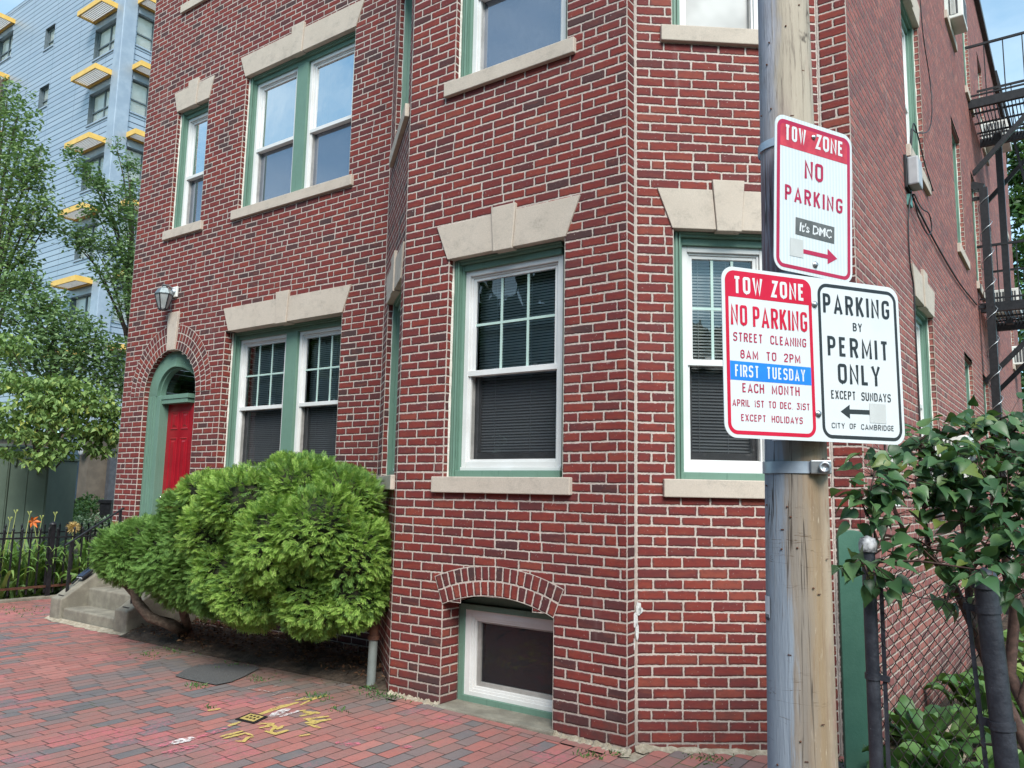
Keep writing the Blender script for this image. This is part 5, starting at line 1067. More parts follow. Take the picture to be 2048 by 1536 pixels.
def evergreen(name, loc, label, lumps, n, size, mats, trunks, core=0.72, group=None):
    root = empty(name, loc, label, 'bush', group)
    P, N = lumps_surface(lumps, n)
    q = P * 8.5; gap = np.sin(q[:, 0] + 1.3 * np.sin(q[:, 2] * .7)) * np.sin(q[:, 1] * 1.1 + np.sin(q[:, 0] * .6)) * np.sin(q[:, 2] * 1.25 + 1.1 * np.sin(q[:, 1]))
    ok = (P[:, 2] > -1.5) & ((gap > -0.22) | (RNG.random(len(P)) < 0.22)); P, N = P[ok], N[ok]; m = len(P); q4 = P * 4.3; P = P + N * (0.055 * np.sin(q4[:, 0:1] + 2 * np.sin(q4[:, 2:3])) * np.sin(q4[:, 1:2] * 1.3 + q4[:, 2:3])) + N * (0.05 * np.clip(gap[ok], -.3, .6))[:, None]
    tang = norm(np.cross(N, unit(m))); X = norm(N * 0.95 + np.array([0, 0, 0.18]) + tang * 0.65); Zu = norm(np.array([0, 0, 1.0]) + N * 0.5 + unit(m) * 0.45)
    sc = size * (0.6 + 0.75 * RNG.random(m)); P = P - X * sc[:, None] * 0.45
    V, F = inst(FT, FF, P, X, Zu, sc); npmesh('foliage', V, F, mats[0], root)
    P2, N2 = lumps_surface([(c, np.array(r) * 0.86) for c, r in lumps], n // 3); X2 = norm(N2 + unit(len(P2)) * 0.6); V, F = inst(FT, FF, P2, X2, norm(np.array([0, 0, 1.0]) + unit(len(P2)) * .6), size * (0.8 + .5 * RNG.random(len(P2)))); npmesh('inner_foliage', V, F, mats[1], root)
    tw = MB()
    for c, r in lumps:
        for _ in range(16):
            d = unit(1)[0]; e = np.array(c) + d * np.array(r) * 0.92; b0 = np.array(c) + np.array([0, 0, -0.4 * r[2]]); mid = (b0 + e) / 2 + unit(1)[0] * 0.06
            tw.tube([b0, mid, e], [0.010, 0.007, 0.003], 5, cap=False)
    tw.build('twigs', M_TWIG, root)
    for pts, rr in trunks: MB().tube(pts, rr, 9).build('trunk', M_BARK, root)
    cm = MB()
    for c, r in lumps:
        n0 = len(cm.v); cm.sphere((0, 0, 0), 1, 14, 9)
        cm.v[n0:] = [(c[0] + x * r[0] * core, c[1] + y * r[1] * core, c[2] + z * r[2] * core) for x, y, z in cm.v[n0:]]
    cm.build('dark_heart', simple('shade_coloured_core', (0.012, 0.016, 0.008), (0.03, 0.03, 0.016), 25, 0.95, bumpd=0.05, bsc=20), root)  # solid core, deep shade between the sprays put into its near-black colour
    return root
def sph(u, v, d, r): return (tuple(at(u, v, d)), r if isinstance(r, tuple) else (r, r, r))
big = [sph(600, 1075, 6.95, (.62, .60, .58)), sph(500, 1010, 7.0, (.42, .42, .36)), sph(600, 985, 6.95, (.42, .42, .34)), sph(690, 1010, 6.75, (.36, .36, .34)), sph(700, 1110, 6.6, (.36, .36, .38)), sph(640, 1190, 6.75, (.40, .40, .36)), sph(520, 1170, 7.0, (.42, .42, .34)), sph(445, 1060, 7.2, (.34, .34, .36)), sph(460, 1140, 7.1, (.34, .34, .32)), sph(710, 1190, 6.6, (.28, .28, .26)), sph(560, 1080, 6.65, (.36, .36, .40)), sph(640, 1060, 6.5, (.36, .36, .36)), sph(625, 950, 7.1, (.28, .3, .16)), sph(420, 985, 7.4, (.26, .3, .17))]
g0 = gp(602, 1318)
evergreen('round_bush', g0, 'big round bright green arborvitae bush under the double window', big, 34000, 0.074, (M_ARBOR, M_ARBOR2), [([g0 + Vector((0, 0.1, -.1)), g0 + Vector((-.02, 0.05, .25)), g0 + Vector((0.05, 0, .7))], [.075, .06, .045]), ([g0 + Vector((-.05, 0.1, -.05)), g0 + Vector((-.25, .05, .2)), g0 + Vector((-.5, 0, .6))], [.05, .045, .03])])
sml = [sph(262, 1110, 8.1, (.36, .36, .30)), sph(300, 1080, 8.1, (.30, .30, .24)), sph(345, 1110, 7.9, (.36, .36, .38)), sph(395, 1080, 7.8, (.36, .36, .40)), sph(400, 1150, 7.7, (.32, .32, .34)), sph(360, 1165, 7.9, (.24, .24, .24)), sph(225, 1110, 8.1, (.17, .2, .2)), sph(435, 1190, 7.5, (.24, .24, .2)), sph(395, 1020, 7.9, (.30, .3, .25))]
g1 = gp(385, 1262); A_ = lambda u, v, d: Vector(at(u, v, d))
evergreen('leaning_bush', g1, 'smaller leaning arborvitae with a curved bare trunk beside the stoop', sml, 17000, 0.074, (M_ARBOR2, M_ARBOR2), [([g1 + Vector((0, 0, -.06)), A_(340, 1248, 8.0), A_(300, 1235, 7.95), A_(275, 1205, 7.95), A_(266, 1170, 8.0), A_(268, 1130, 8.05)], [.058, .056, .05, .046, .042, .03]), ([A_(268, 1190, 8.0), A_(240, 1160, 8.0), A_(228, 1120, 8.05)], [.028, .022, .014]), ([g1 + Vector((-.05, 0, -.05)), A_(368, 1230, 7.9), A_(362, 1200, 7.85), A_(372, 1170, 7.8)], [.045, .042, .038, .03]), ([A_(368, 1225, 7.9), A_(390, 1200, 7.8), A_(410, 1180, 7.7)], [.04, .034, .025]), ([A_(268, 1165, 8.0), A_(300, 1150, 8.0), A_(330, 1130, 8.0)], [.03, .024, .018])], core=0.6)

# ------------------------------------------------------------------ trees
def tree(name, label, base, top, clusters, leaf, m, cat='tree', group=None, tr=0.12, flat_=1.0, droop=0.25, mb_=M_BARK, T=KITE, TF=KF):
    root = empty(name, base, label, cat, group); base, top = Vector(base), Vector(top)
    MB().tube([base, base.lerp(top, .5) + Vector((.05, -.05, 0)), top], [tr, tr * .75, tr * .4], 9).build('trunk', mb_, root)
    br = MB(); parts = []
    for c, r, n in clusters:
        c = Vector(c); k = min(0.95, max(0.25, (c.z - base.z) / max(0.1, top.z - base.z) - 0.25)); s_ = base.lerp(top, k)
        mid = s_.lerp(c, 0.55) + Vector((0, 0, 0.12 * (c - s_).length)); br.tube([s_, mid, c], [tr * .32, tr * .18, tr * .06], 6, cap=False)
        n = int(n * 0.62); r = np.array(r, float) * 0.95; d = unit(n) * (RNG.random(n) ** 0.42)[:, None]; P = np.array(c) + d * r; P += RNG.normal(size=(n, 3)) * 0.10 * r
        for _ in range(max(3, n // 90)):
            e = np.array(c) + unit(1)[0] * r * 0.85; br.tube([c, (np.array(c) + e) / 2 + unit(1)[0] * .05, e], [tr * .07, tr * .045, tr * .02], 4, cap=False)
        X = unit(n); X[:, 2] = X[:, 2] * 0.35 - droop; Zu = norm(np.array([0, 0, 1.0]) + unit(n) * (0.55 if flat_ < 1 else 0.9)); parts.append(inst(T, TF, P, X, Zu, leaf * (0.65 + .7 * RNG.random(n))))
    br.build('branches', mb_, root); V, F = merge(parts); npmesh('crown', V, F, m, root); return root
def cl(L_): return [(tuple(at(u, v, d)), r if isinstance(r, tuple) else (r, r, r * .8), n) for u, v, d, r, n in L_]
b0 = at(-60, 1150, 17); b0.z = -1.6; t0 = at(0, 160, 17)
tree('tall_tree', 'tall feathery tree at the edge in front of the blue apartment block', b0, t0, cl([(15, 195, 16.5, .55, 500), (35, 235, 16.3, .5, 420), (5, 270, 16.5, .6, 500), (40, 300, 16.2, .6, 600), (70, 330, 16, .45, 380), (25, 350, 16, .65, 650), (60, 375, 16, .5, 420), (95, 415, 16, .4, 280), (15, 420, 16, .6, 600), (55, 440, 16, .5, 400), (25, 490, 16, .6, 600), (90, 455, 16.2, .28, 120), (5, 350, 16.5, .7, 500), (0, 540, 16, .6, 600), (45, 520, 16.3, .45, 300)]), 0.105, M_LOCUST, tr=.16, droop=.15)
b0 = at(262, 1130, 19.5); b0.z = -1.6; t0 = at(262, 360, 19.5)
tree('ginkgo_tree', 'airy tree with upswept branches close to the corner of the brick house', b0, t0, cl([(145, 305, 18, (.28, .28, .22), 160), (165, 335, 18, .32, 260), (185, 360, 18, .34, 280), (205, 375, 18, .32, 260), (232, 290, 19, (.25, .25, .3), 130), (255, 330, 19, .35, 280), (268, 380, 19, .42, 380), (245, 400, 18.6, .4, 360), (262, 440, 18.6, .5, 480), (225, 430, 18.4, .5, 460), (190, 420, 18.2, .45, 380), (120, 455, 18, (.4, .4, .22), 220), (150, 475, 18, .42, 360), (185, 485, 18.2, .5, 480), (225, 490, 18.4, .55, 560), (255, 510, 18.5, .55, 560), (215, 540, 18.3, .5, 460), (245, 560, 18.3, .55, 560), (255, 610, 18.3, .5, 480), (268, 530, 19, .4, 300), (185, 655, 18, .4, 260)]), 0.10, M_TREE, tr=.10, droop=.1)
b0 = at(95, 1160, 16); b0.z = -1.6; t0 = at(110, 640, 16)
tree('leafy_tree', 'dense mid green tree behind the spreading dogwood', b0, t0, cl([(20, 580, 15.6, .6, 650), (60, 560, 15.6, .4, 330), (65, 610, 15.4, .5, 480), (105, 605, 15.4, .45, 400), (30, 640, 15.5, .6, 620), (90, 655, 15.3, .55, 560), (140, 650, 15.3, .5, 460), (150, 690, 15.3, .55, 560), (190, 690, 15.5, .5, 460), (110, 700, 15.3, .55, 560), (50, 700, 15.5, .6, 600), (200, 740, 15.5, .5, 460), (235, 700, 15.6, .45, 400), (150, 735, 15.3, .5, 420), (20, 730, 15.5, .6, 520), (222, 780, 15.6, .5, 420), (235, 740, 15.7, .5, 400), (90, 745, 15.6, .5, 360)]), 0.105, M_TREE, tr=.12, droop=.2)
b0 = at(60, 1165, 15.6); b0.z = -1.6; t0 = at(75, 830, 13.2)
tree('dogwood_tree', 'spreading dogwood with layered bright green drooping leaves behind the iron fence', b0, t0, cl([(120, 765, 12.5, (.55, .5, .13), 420), (175, 785, 12.6, (.5, .5, .14), 400), (60, 770, 12.6, (.5, .5, .15), 380), (15, 760, 12.8, (.5, .5, .2), 420), (20, 690, 13, (.4, .4, .25), 330), (95, 800, 12.4, (.55, .5, .14), 460), (150, 815, 12.4, (.6, .5, .15), 500), (205, 815, 12.6, (.42, .42, .15), 360), (40, 820, 12.5, (.6, .5, .16), 480), (110, 840, 12.3, (.55, .5, .14), 460), (175, 855, 12.4, (.5, .5, .15), 420), (15, 850, 12.5, (.5, .5, .16), 400), (65, 870, 12.3, (.45, .45, .14), 320), (215, 870, 12.6, (.34, .34, .16), 260), (140, 885, 12.4, (.4, .4, .12), 260), (105, 905, 12.3, (.34, .34, .12), 200), (205, 900, 12.6, (.25, .25, .14), 150), (80, 925, 12.2, (.25, .25, .1), 110), (230, 840, 12.7, (.3, .3, .16), 220), (10, 905, 12.5, (.4, .4, .12), 220)]), 0.105, M_DOG, tr=.06, flat_=.5, droop=.55)
b0 = at(2120, 1100, 34); b0.z = -1.7; t0 = at(2110, 380, 34)
tree('shade_tree', 'dark leafy tree standing beyond the far end of the brick house', b0, t0, cl([(2040, 300, 33, .9, 420), (2055, 340, 33, 1.2, 600), (2035, 400, 33, .8, 420), (2060, 430, 33, 1.4, 700), (2040, 500, 33, 1.0, 520), (2065, 540, 33, 1.4, 700), (2045, 600, 33, 1.1, 560), (2075, 650, 33, 1.6, 700), (2040, 700, 33, 1.0, 500), (2060, 760, 33, 1.3, 600), (2030, 350, 33, .5, 180), (2090, 300, 33, 1.6, 600), (2045, 820, 33, 1.2, 500)]), 0.30, M_FARTREE, tr=.3)
# a far tree mass across the street, behind the viewer, that the ground floor windows look at
def belt(name, x0, x1, y0, y1, h, n, leaf=0.8):
    P = np.stack([RNG.uniform(x0, x1, n), RNG.uniform(y0, y1, n), RNG.random(n)], 1)
    P[:, 2] = -1.8 + (h * (0.72 + 0.28 * np.sin(P[:, 0] * 0.55) * np.sin(P[:, 0] * 0.21 + 1))) * P[:, 2] ** 0.8
    V, F = inst(KITE, KF, P, unit(n), unit(n), leaf * (0.7 + .8 * RNG.random(n))); return props(npmesh(name, V, F, M_FARTREE), kind='stuff')
belt('street_trees', -60, 34, -17, -13, 12.5, 20000, 1.1); belt('far_trees', -8, 70, 58, 66, 9.0, 9000, 1.3)

# ------------------------------------------------------------------ lilac shrub behind the chain link fence
def lilac():
    base = Vector((-0.05, 4.25, -1.62)); root = empty('lilac_shrub', base, 'lilac shrub with dark heart shaped leaves spilling over the chain link fence', 'shrub')
    a = lambda u, v, d: Vector(at(u, v, d))
    stems = [([base, a(1985, 1350, 3.95), a(1945, 1250, 3.9), a(1935, 1140, 3.85), a(1928, 1060, 3.85), a(1905, 960, 3.85)], [.032, .028, .024, .02, .014, .007]),
             ([a(1950, 1262, 3.9), a(1905, 1165, 3.8), a(1860, 1110, 3.7), a(1815, 1080, 3.65), a(1770, 1070, 3.6)], [.022, .018, .014, .010, .006]),
             ([a(1815, 1080, 3.65), a(1790, 1020, 3.65), a(1775, 960, 3.65), a(1760, 930, 3.6)], [.010, .008, .006, .004]), ([a(1860, 1110, 3.7), a(1850, 1040, 3.7), a(1840, 950, 3.7), a(1838, 880, 3.7)], [.011, .009, .006, .004]),
             ([base + Vector((.08, 0, 0)), a(2020, 1350, 4.1), a(2030, 1220, 4.1), a(2010, 1100, 4.0), a(1990, 980, 3.95), a(1985, 860, 3.95)], [.034, .03, .026, .022, .014, .007]),
             ([a(1928, 1060, 3.85), a(1960, 1000, 3.8), a(1975, 930, 3.8)], [.012, .009, .005]), ([base, a(2044, 1400, 4.0), a(2075, 1300, 4.0), a(2080, 1150, 4.0)], [.026, .022, .018, .01]),
             ([a(1935, 1150, 3.85), a(1960, 1120, 3.7), a(1990, 1110, 3.6)], [.010, .008, .005]), ([a(1905, 1165, 3.8), a(1890, 1215, 3.7)], [.008, .004]), ([a(1770, 1070, 3.6), a(1745, 1110, 3.45), a(1725, 1130, 3.4)], [.006, .005, .003])]
    br = MB()
    for p, r in stems: br.tube(p, r, 7)
    C = [(1745, 950, 3.5, .09, 12), (1720, 1000, 3.5, .10, 16), (1760, 985, 3.5, .10, 16), (1790, 950, 3.55, .09, 13), (1815, 915, 3.6, .10, 15), (1745, 1040, 3.45, .09, 13), (1790, 1030, 3.5, .11, 15), (1765, 905, 3.6, .06, 5), (1830, 960, 3.55, .10, 14), (1850, 895, 3.65, .10, 14), (1880, 870, 3.7, .09, 12), (1900, 910, 3.6, .12, 20), (1935, 860, 3.75, .10, 14), (1960, 890, 3.7, .13, 22), (1930, 940, 3.6, .13, 22), (1885, 960, 3.6, .12, 18), (1990, 850, 3.75, .11, 16), (2020, 830, 3.8, .11, 16), (2030, 890, 3.7, .14, 24), (2000, 940, 3.6, .14, 26), (1960, 980, 3.55, .13, 22), (2040, 960, 3.6, .14, 24), (1900, 1010, 3.55, .10, 14), (1930, 1040, 3.5, .11, 16), (1985, 1030, 3.5, .13, 20), (2040, 1040, 3.55, .13, 20), (1860, 1010, 3.6, .07, 6), (1970, 1090, 3.45, .10, 14), (2020, 1100, 3.45, .12, 18), (1860, 1095, 3.5, .08, 9), (1875, 1125, 3.45, .07, 8), (1940, 1130, 3.4, .09, 12), (1960, 1165, 3.35, .07, 8), (2010, 1160, 3.4, .10, 13), (1715, 1120, 3.3, .05, 6), (1735, 1150, 3.3, .05, 6), (1760, 1140, 3.3, .07, 8), (1775, 1180, 3.32, .06, 7), (1825, 1090, 3.5, .06, 6), (1700, 1140, 3.3, .04, 4), (1785, 1105, 3.4, .06, 5), (1890, 1190, 3.6, .06, 5), (2040, 1180, 3.6, .1, 10), (1910, 1085, 3.5, .07, 7), (2060, 1100, 3.5, .14, 18), (2070, 900, 3.6, .16, 26), (2070, 1000, 3.6, .16, 24), (1845, 930, 3.8, .1, 12), (1990, 900, 3.9, .14, 22), (1950, 1010, 3.9, .14, 18), (1960, 1140, 3.06, .05, 5), (1985, 1150, 3.05, .045, 4), (1905, 940, 3.5, .1, 14), (1955, 930, 3.45, .1, 14), (2015, 980, 3.4, .11, 16), (1840, 1000, 3.6, .06, 6), (2035, 1130, 3.3, .09, 12), (1740, 980, 3.4, .07, 9), (2030, 1060, 3.3, .12, 18), (2045, 930, 3.4, .12, 18), (1990, 990, 3.4, .1, 14), (2040, 850, 3.7, .1, 12), (2020, 1200, 3.5, .09, 9)]
    Ps, Xs = [], []
    for u, v, d, r, n in C:
        c = np.array(at(u, v, d)); o = unit(n); P = c + o * (RNG.random(n) ** .6)[:, None] * r * 1.25; Ps.append(P); X = o * 0.8 + RNG.normal(size=(n, 3)) * .35; X[:, 2] = X[:, 2] * .45 - 0.30; Xs.append(X)
        p0 = Vector(c)
        best = min(((q - p0).length, q) for pts, _ in stems for q in [pts[i].lerp(pts[i + 1], k / 4) for i in range(len(pts) - 1) for k in range(5)])[1] if True else None
        if (best - p0).length < .45: br.tube([best, best.lerp(p0, .5) + Vector((0, 0, .02)), p0], [.006, .0045, .003], 5)
        for i in range(0, n, 2): br.tube([p0, Vector(P[i])], [.002, .0012], 4, cap=False)
    P = np.concatenate(Ps); X = np.concatenate(Xs); n = len(P); Zu = norm(np.array([0.25, -0.55, 1.0]) + RNG.normal(size=(n, 3)) * .38)
    br.build('stems', M_TWIG, root); V, F = inst(HT, HF, P, X, Zu, 0.067 * (0.6 + .8 * RNG.random(n))); npmesh('leaves', V, F, M_LILAC, root, True)
lilac()

# strap leaves, used by daylilies, and broad hosta leaves
def strap(n=6, w_=0.03):
    V, F = [], []
    for i in range(n + 1):
        t_ = i / n; x, z = 0.62 * math.sin(t_ * 1.5) * t_ ** .5, 0.9 * math.sin(min(t_ * 2.1, 2.75)) ** 1.0; ww = w_ * (1 - t_ ** 2.2)
        V += [(x, ww, z), (x, -ww, z)]
    for i in range(n): a = 2 * i; F += [(a, a + 2, a + 3), (a, a + 3, a + 1)]
    return np.array(V), np.array(F)
ST, SF = strap()
def clump(name, label, c, n, h, T, TF, m, cat, group, spread=0.12, tilt=0.25, extra=None):
    root = empty(name, c, label, cat, group); c = np.array(c); a = RNG.uniform(0, 2 * math.pi, n)
    P = c + np.stack([np.cos(a), np.sin(a), np.zeros(n)], 1) * (RNG.random(n) * spread)[:, None]
    a += RNG.normal(size=n) * .3; X = np.stack([np.cos(a), np.sin(a), np.zeros(n)], 1); Zu = norm(np.array([0, 0, 1.0]) + RNG.normal(size=(n, 3)) * tilt)
    Xp = norm(X - Zu * (X * Zu).sum(1, keepdims=True)); Y = np.cross(Zu, Xp); sc = (h * (0.6 + .5 * RNG.random(n)))[:, None, None]
    V = ((T[None, :, 0:1] * Xp[:, None] + T[None, :, 1:2] * Y[:, None] + T[None, :, 2:3] * Zu[:, None]) * sc + P[:, None]).reshape(-1, 3)
    F = (TF[None] + (np.arange(n) * len(T))[:, None, None]).reshape(-1, 3); npmesh('leaves', V, F, m, root, True); return root
def gz0(p): return Vector((p.x, p.y, -1.6))
DL = [(-12.25, 4.9, 'leftmost'), (-12.3, 5.35, 'second'), (-12.4, 5.75, 'third'), (-12.25, 6.15, 'fourth'), (-12.45, 6.6, 'fifth'), (-12.3, 6.95, 'farthest')]
M_BUD = simple('pale_bud', (0.30, 0.36, 0.10), (0.42, 0.45, 0.16), 9, 0.6); M_ORANGE = simple('orange_petal', (0.62, 0.13, 0.02), (0.72, 0.2, 0.04), 9, 0.55)
LBL = ['daylily clump with tall bud stalks at the photo edge of the iron fence', 'daylily clump with broad arching leaves under the orange bloom', 'daylily clump with one orange bloom standing in front of the green cabinet', 'daylily clump between the orange bloom and the iron fence post', 'daylily clump with upright pale leaves close to the stoop wall', 'small daylily clump farthest along the fence behind the handrail']
for k, (x, y, _) in enumerate(DL):
    r_ = clump('daylily', LBL[k], (x, y, -1.6), 95, 0.78 if k != 5 else 0.6, ST, SF, M_LILY, 'daylily', 'daylilies behind the iron fence', 0.22, 0.3)
    if k < 3:
        sk = MB()
        for j in range(3 if k == 0 else 2):
            q = Vector((x + .1 * (j - 1), y + 0.14 * (j - 1), -1.6)); hgt = 1.06 + .1 * hsh(k, j); sk.tube([q, q + Vector((.03, 0, hgt * .6)), q + Vector((.05, .03, hgt))], [.007, .006, .004], 5)
            for i in range(3): sk.tube([q + Vector((.05, .03, hgt)), q + Vector((.05 + .02 * math.cos(i * 2.1), .03 + .03 * math.sin(i * 2.1), hgt + .06))], [.004, .008], 5)
        sk.build('bud_stalks', M_BUD, r_)
    if k == 2:
        fo = onx(69, 1043, -12.3); fl_ = MB(); s_ = Vector((x, y, -1.6)); MB().tube([s_, s_.lerp(fo, .6), fo - Vector((0, 0, .05))], [.008, .007, .005], 5).build('flower_stalk', M_BUD, r_)
        for i in range(6):
            t_ = i * math.pi / 3; d = Vector((0.35, math.cos(t_), math.sin(t_))).normalized(); e = Vector((0, -math.sin(t_), math.cos(t_))) * .022; a = fo - Vector((.05, 0, 0))
            fl_.add([a, a + d * .05 + e, a + d * .10 + Vector((.02, 0, -.01)), a + d * .05 - e], [(0, 1, 2), (0, 2, 3)])
        fl_.build('flower', M_ORANGE, r_, fix=False)
# round dried allium head
ac = onx(147, 1055, -12.1); ar = empty('allium_seedhead', (ac.x, ac.y, -1.6), 'dried golden allium globe above the iron fence near the handrail', 'flower')
MB().tube([(ac.x, ac.y, -1.6), (ac.x + .01, ac.y, ac.z - .02)], 0.008, 6).build('stalk', M_BUD, ar)
d = unit(220); V, F = inst(TL * np.array([1, .10, 1]), FLF, np.tile(np.array(ac), (220, 1)) + d * .01, d, unit(220), 0.075 + .03 * RNG.random(220)); npmesh('globe', V, F, simple('golden_straw', (0.48, 0.34, 0.12), (0.6, 0.45, 0.2), 9, 0.8), ar)
# hostas
def hosta_t():
    V, F = [], []; prof = [(0, .05), (.12, .16), (.3, .27), (.5, .29), (.7, .22), (.88, .10), (1, 0.0)]
    for x, y in prof:
        zc = .55 * math.sin(x * 2.3) * .62 + .16
        for k in (-1, -.5, 0, .5, 1): V.append((.18 + x * .62, y * .78 * k, zc + .10 * abs(k) * (1 if x < .9 else .5) + .015 * (abs(k) == .5)))
    for i in range(len(prof) - 1):
        for j in range(4): a = i * 5 + j; F += [(a, a + 5, a + 6), (a, a + 6, a + 1)]
    k = len(V); V += [(0, .012, 0), (0, -.012, 0), (.2, .012, .17), (.2, -.012, .17)]; F += [(k, k + 2, k + 3), (k, k + 3, k + 1)]
    return np.array(V, float), np.array(F)
HOT, HOF = hosta_t()
HS = [(at(1800, 1500, 4.0), 34, .27, 'hosta with broad ribbed leaves right behind the foot of the chain link mesh'), (at(1900, 1500, 3.75), 40, .31, 'largest hosta with ribbed leaves close to the thick leaning fence post'), (at(1850, 1430, 4.6), 36, .36, 'hosta between the brick wall and the middle of the mesh'), (at(1930, 1400, 4.8), 36, .38, 'hosta under the lilac stems behind the mesh'), (at(1850, 1330, 5.6), 46, .36, 'tall upright hosta against the brick side wall'), (at(2040, 1440, 4.3), 34, .33, 'hosta past the thick fence post at the photo edge'), (at(1960, 1300, 6.5), 50, .38, 'bright green hosta farthest back in the side garden'), (at(2040, 1290, 6.8), 50, .40, 'bright yellow green hosta beyond the lilac stems')]
for c, n, h, lb in HS: clump('hosta', lb, (c.x, c.y, gz(c.x) - .02), n, h, HOT, HOF, M_HOSTA, 'hosta', 'hostas in the side garden', .20, .34)
n = 5200; P = np.stack([RNG.uniform(-0.6, 4.5, n), RNG.uniform(6.2, 16, n), np.zeros(n)], 1); P[:, 2] = -1.62 + 0.55 * RNG.random(n) * (0.5 + 0.5 * np.sin(P[:, 0] * 3) * np.sin(P[:, 1] * 2)); X = unit(n); X[:, 2] = abs(X[:, 2]) * .6
V, F = inst(KITE, KF, P, X, norm(np.array([0, 0, 1.0]) + unit(n) * .8), 0.14 + .12 * RNG.random(n)); props(npmesh('ground_cover', V, F, M_DOG), kind='stuff')
n = 2200; P = np.stack([RNG.uniform(-16, -12, n), RNG.uniform(4.6, 8.5, n), np.zeros(n)], 1); P[:, 2] = -1.6 + 0.2 * RNG.random(n); X = unit(n); X[:, 2] = abs(X[:, 2]) * .5
V, F = inst(KITE, KF, P, X, norm(np.array([0, 0, 1.0]) + unit(n) * .8), 0.07 + .06 * RNG.random(n)); props(npmesh('low_ground_cover', V, F, M_TREE), kind='stuff')

# ------------------------------------------------------------------ chain link fence, green board
P1, P2 = Vector((-0.765, 3.64, 0)), Vector((-0.318, 3.65, 0))
M_FPOST = simple('black_fence_paint', (0.018, 0.020, 0.028), (0.040, 0.043, 0.055), 14, 0.4, bumpd=0.004, bsc=60, spots=((0.42, 0.42, 0.43), 55, 0.70))
M_WIRE = simple('dark_wire', (0.015, 0.014, 0.015), (0.05, 0.038, 0.032), 25, 0.5)
cf = empty('chain_link_fence', (P1.x, P1.y, -1.63), 'black chain link fence with two round posts beside the brick corner', 'fence')
MB().tube([P1 + Vector((0, 0, -1.75)), P1 + Vector((0.0, 0, -0.185))], 0.027, 16).build('post', M_FPOST, cf)
MB().lathe([(0.036, -0.055), (0.037, -0.02), (0.030, 0.0), (0.001, 0.012)], P1 + Vector((0, 0, -0.165)), 16).build('post_cap', simple('scuffed_cap', (0.03, 0.03, 0.035), (0.48, 0.48, 0.50), 22, 0.5), cf)
tp = Vector(at(1968, 1150, 3.15)); bt = Vector(at(2022, 1600, 3.12)); bt2 = bt + (bt - tp) * 0.35
MB().tube([bt2, tp], 0.041, 20).build('post', M_FPOST, cf)
MB().lathe([(0.050, -0.05), (0.051, -0.02), (0.04, 0.01), (0.001, 0.03)], tp, 16).build('post_cap', M_FPOST, cf)
bd = MB(); ax = (tp - bt).normalized()
for v_, wd in ((1222, .026), (1455, .03)):
    k = (v_ - 1150) / 450; c = tp.lerp(bt, k); bd.tube([c - ax * wd / 2, c + ax * wd / 2], 0.046, 20); bd.bar(c + Vector((-.04, 0.005, 0)), c + Vector((-.085, 0.02, 0.005)), .012, wd)
for z in (-0.72, -1.18): bd.tube([P1 + Vector((0, 0, z - .012)), P1 + Vector((0, 0, z + .012))], 0.032, 16); bd.bar(P1 + Vector((.02, -.01, z)), P1 + Vector((.065, -.004, z - .004)), .012, .022)
bd.bar(P1 + Vector((0.045, 0.0, -1.62)), P1 + Vector((0.045, 0, -0.32)), .016, .006); bd.bar(bt + Vector((-0.07, .01, 0)), tp + Vector((-0.062, .01, -.12)), .016, .006)
bd.build('tension_band', M_FPOST, cf)
x0, x1 = P1.x + 0.042, P2.x - 0.06; pw, ph = 0.0425, 0.0718; wr = MB(); n = int((x1 - x0) / (pw / 2)) + 1
def topz(x): return -0.268 - 0.11 * ((x - x0) / (x1 - x0)) + 0.012 * math.sin(x * 40)
for i in range(n + 1):                                              # each wire zig-zags between its two neighbours
    pts = []; z = -1.66; j = 0; xc = x0 + pw / 2 * i
    while z < topz(xc) + .02:
        s_ = 1 if (i + j) % 2 else -1; sk = (z + 1.66) * -0.028
        off = 0.014 * math.sin(z * 5 + i * .2); pts.append((xc + s_ * pw / 4 * 1.12 + sk, 3.645 + (0.004 if s_ > 0 else -0.004) + off, z)); z += ph / 2; j += 1
    f_ = []
    for a, b in zip(pts, pts[1:]): a, b = Vector(a), Vector(b); f_ += [a.lerp(b, .08), a.lerp(b, .92)]
    if len(f_) > 1: wr.tube(f_, 0.0019, 5, cap=False)
for i in range(n):
    xc = x0 + pw / 2 * i; z = topz(xc); wr.tube([(xc - .012, 3.642, z - .015), (xc, 3.648, z + .006), (xc + .013, 3.642, z + .016), (xc + .02, 3.65, z + .006)], 0.0019, 5)
wr.tube([(x0 + (x1 - x0) * i / 12, 3.63, topz(x0) - 0.08 - 0.04 * math.sin(i / 12 * 3.1) - .02 * i / 12) for i in range(13)], 0.0021, 5)
wr.build('wire_mesh', M_WIRE, cf)
gb_ = empty('green_board', (-1.215, 5.31, -1.6), 'tall green painted board with rounded top leaning at the brick corner', 'board')
bl, brt = Vector((-1.272, 5.245, 0)), Vector((-1.128, 5.352, 0)); U = (brt - bl).normalized(); Nn = Vector((-U.y, U.x, 0)); wd = (brt - bl).length
ol = [(0, -1.66), (wd, -1.66), (wd, -0.25)] + [(wd / 2 + wd / 2 * math.cos(math.pi * i / 12), -0.25 + .055 * math.sin(math.pi * i / 12)) for i in range(1, 12)] + [(0, -0.25)]
MB().prism(ol, 0, 0.03, lambda q: tuple(bl + U * q[0] + Nn * q[1] + Vector((0, 0, q[2])))).build('board_panel', simple('green_board_paint', (0.042, 0.118, 0.082), (0.055, 0.138, 0.098), 6, 0.55, bumpd=0.002, bsc=60), gb_, 0.004)
MB().box((wd * .35, 0.03, -1.66), (wd * .65, 0.10, -0.4), lambda q: tuple(bl + U * q[0] + Nn * q[1] + Vector((0, 0, q[2])))).build('stake', M_BARK, gb_)

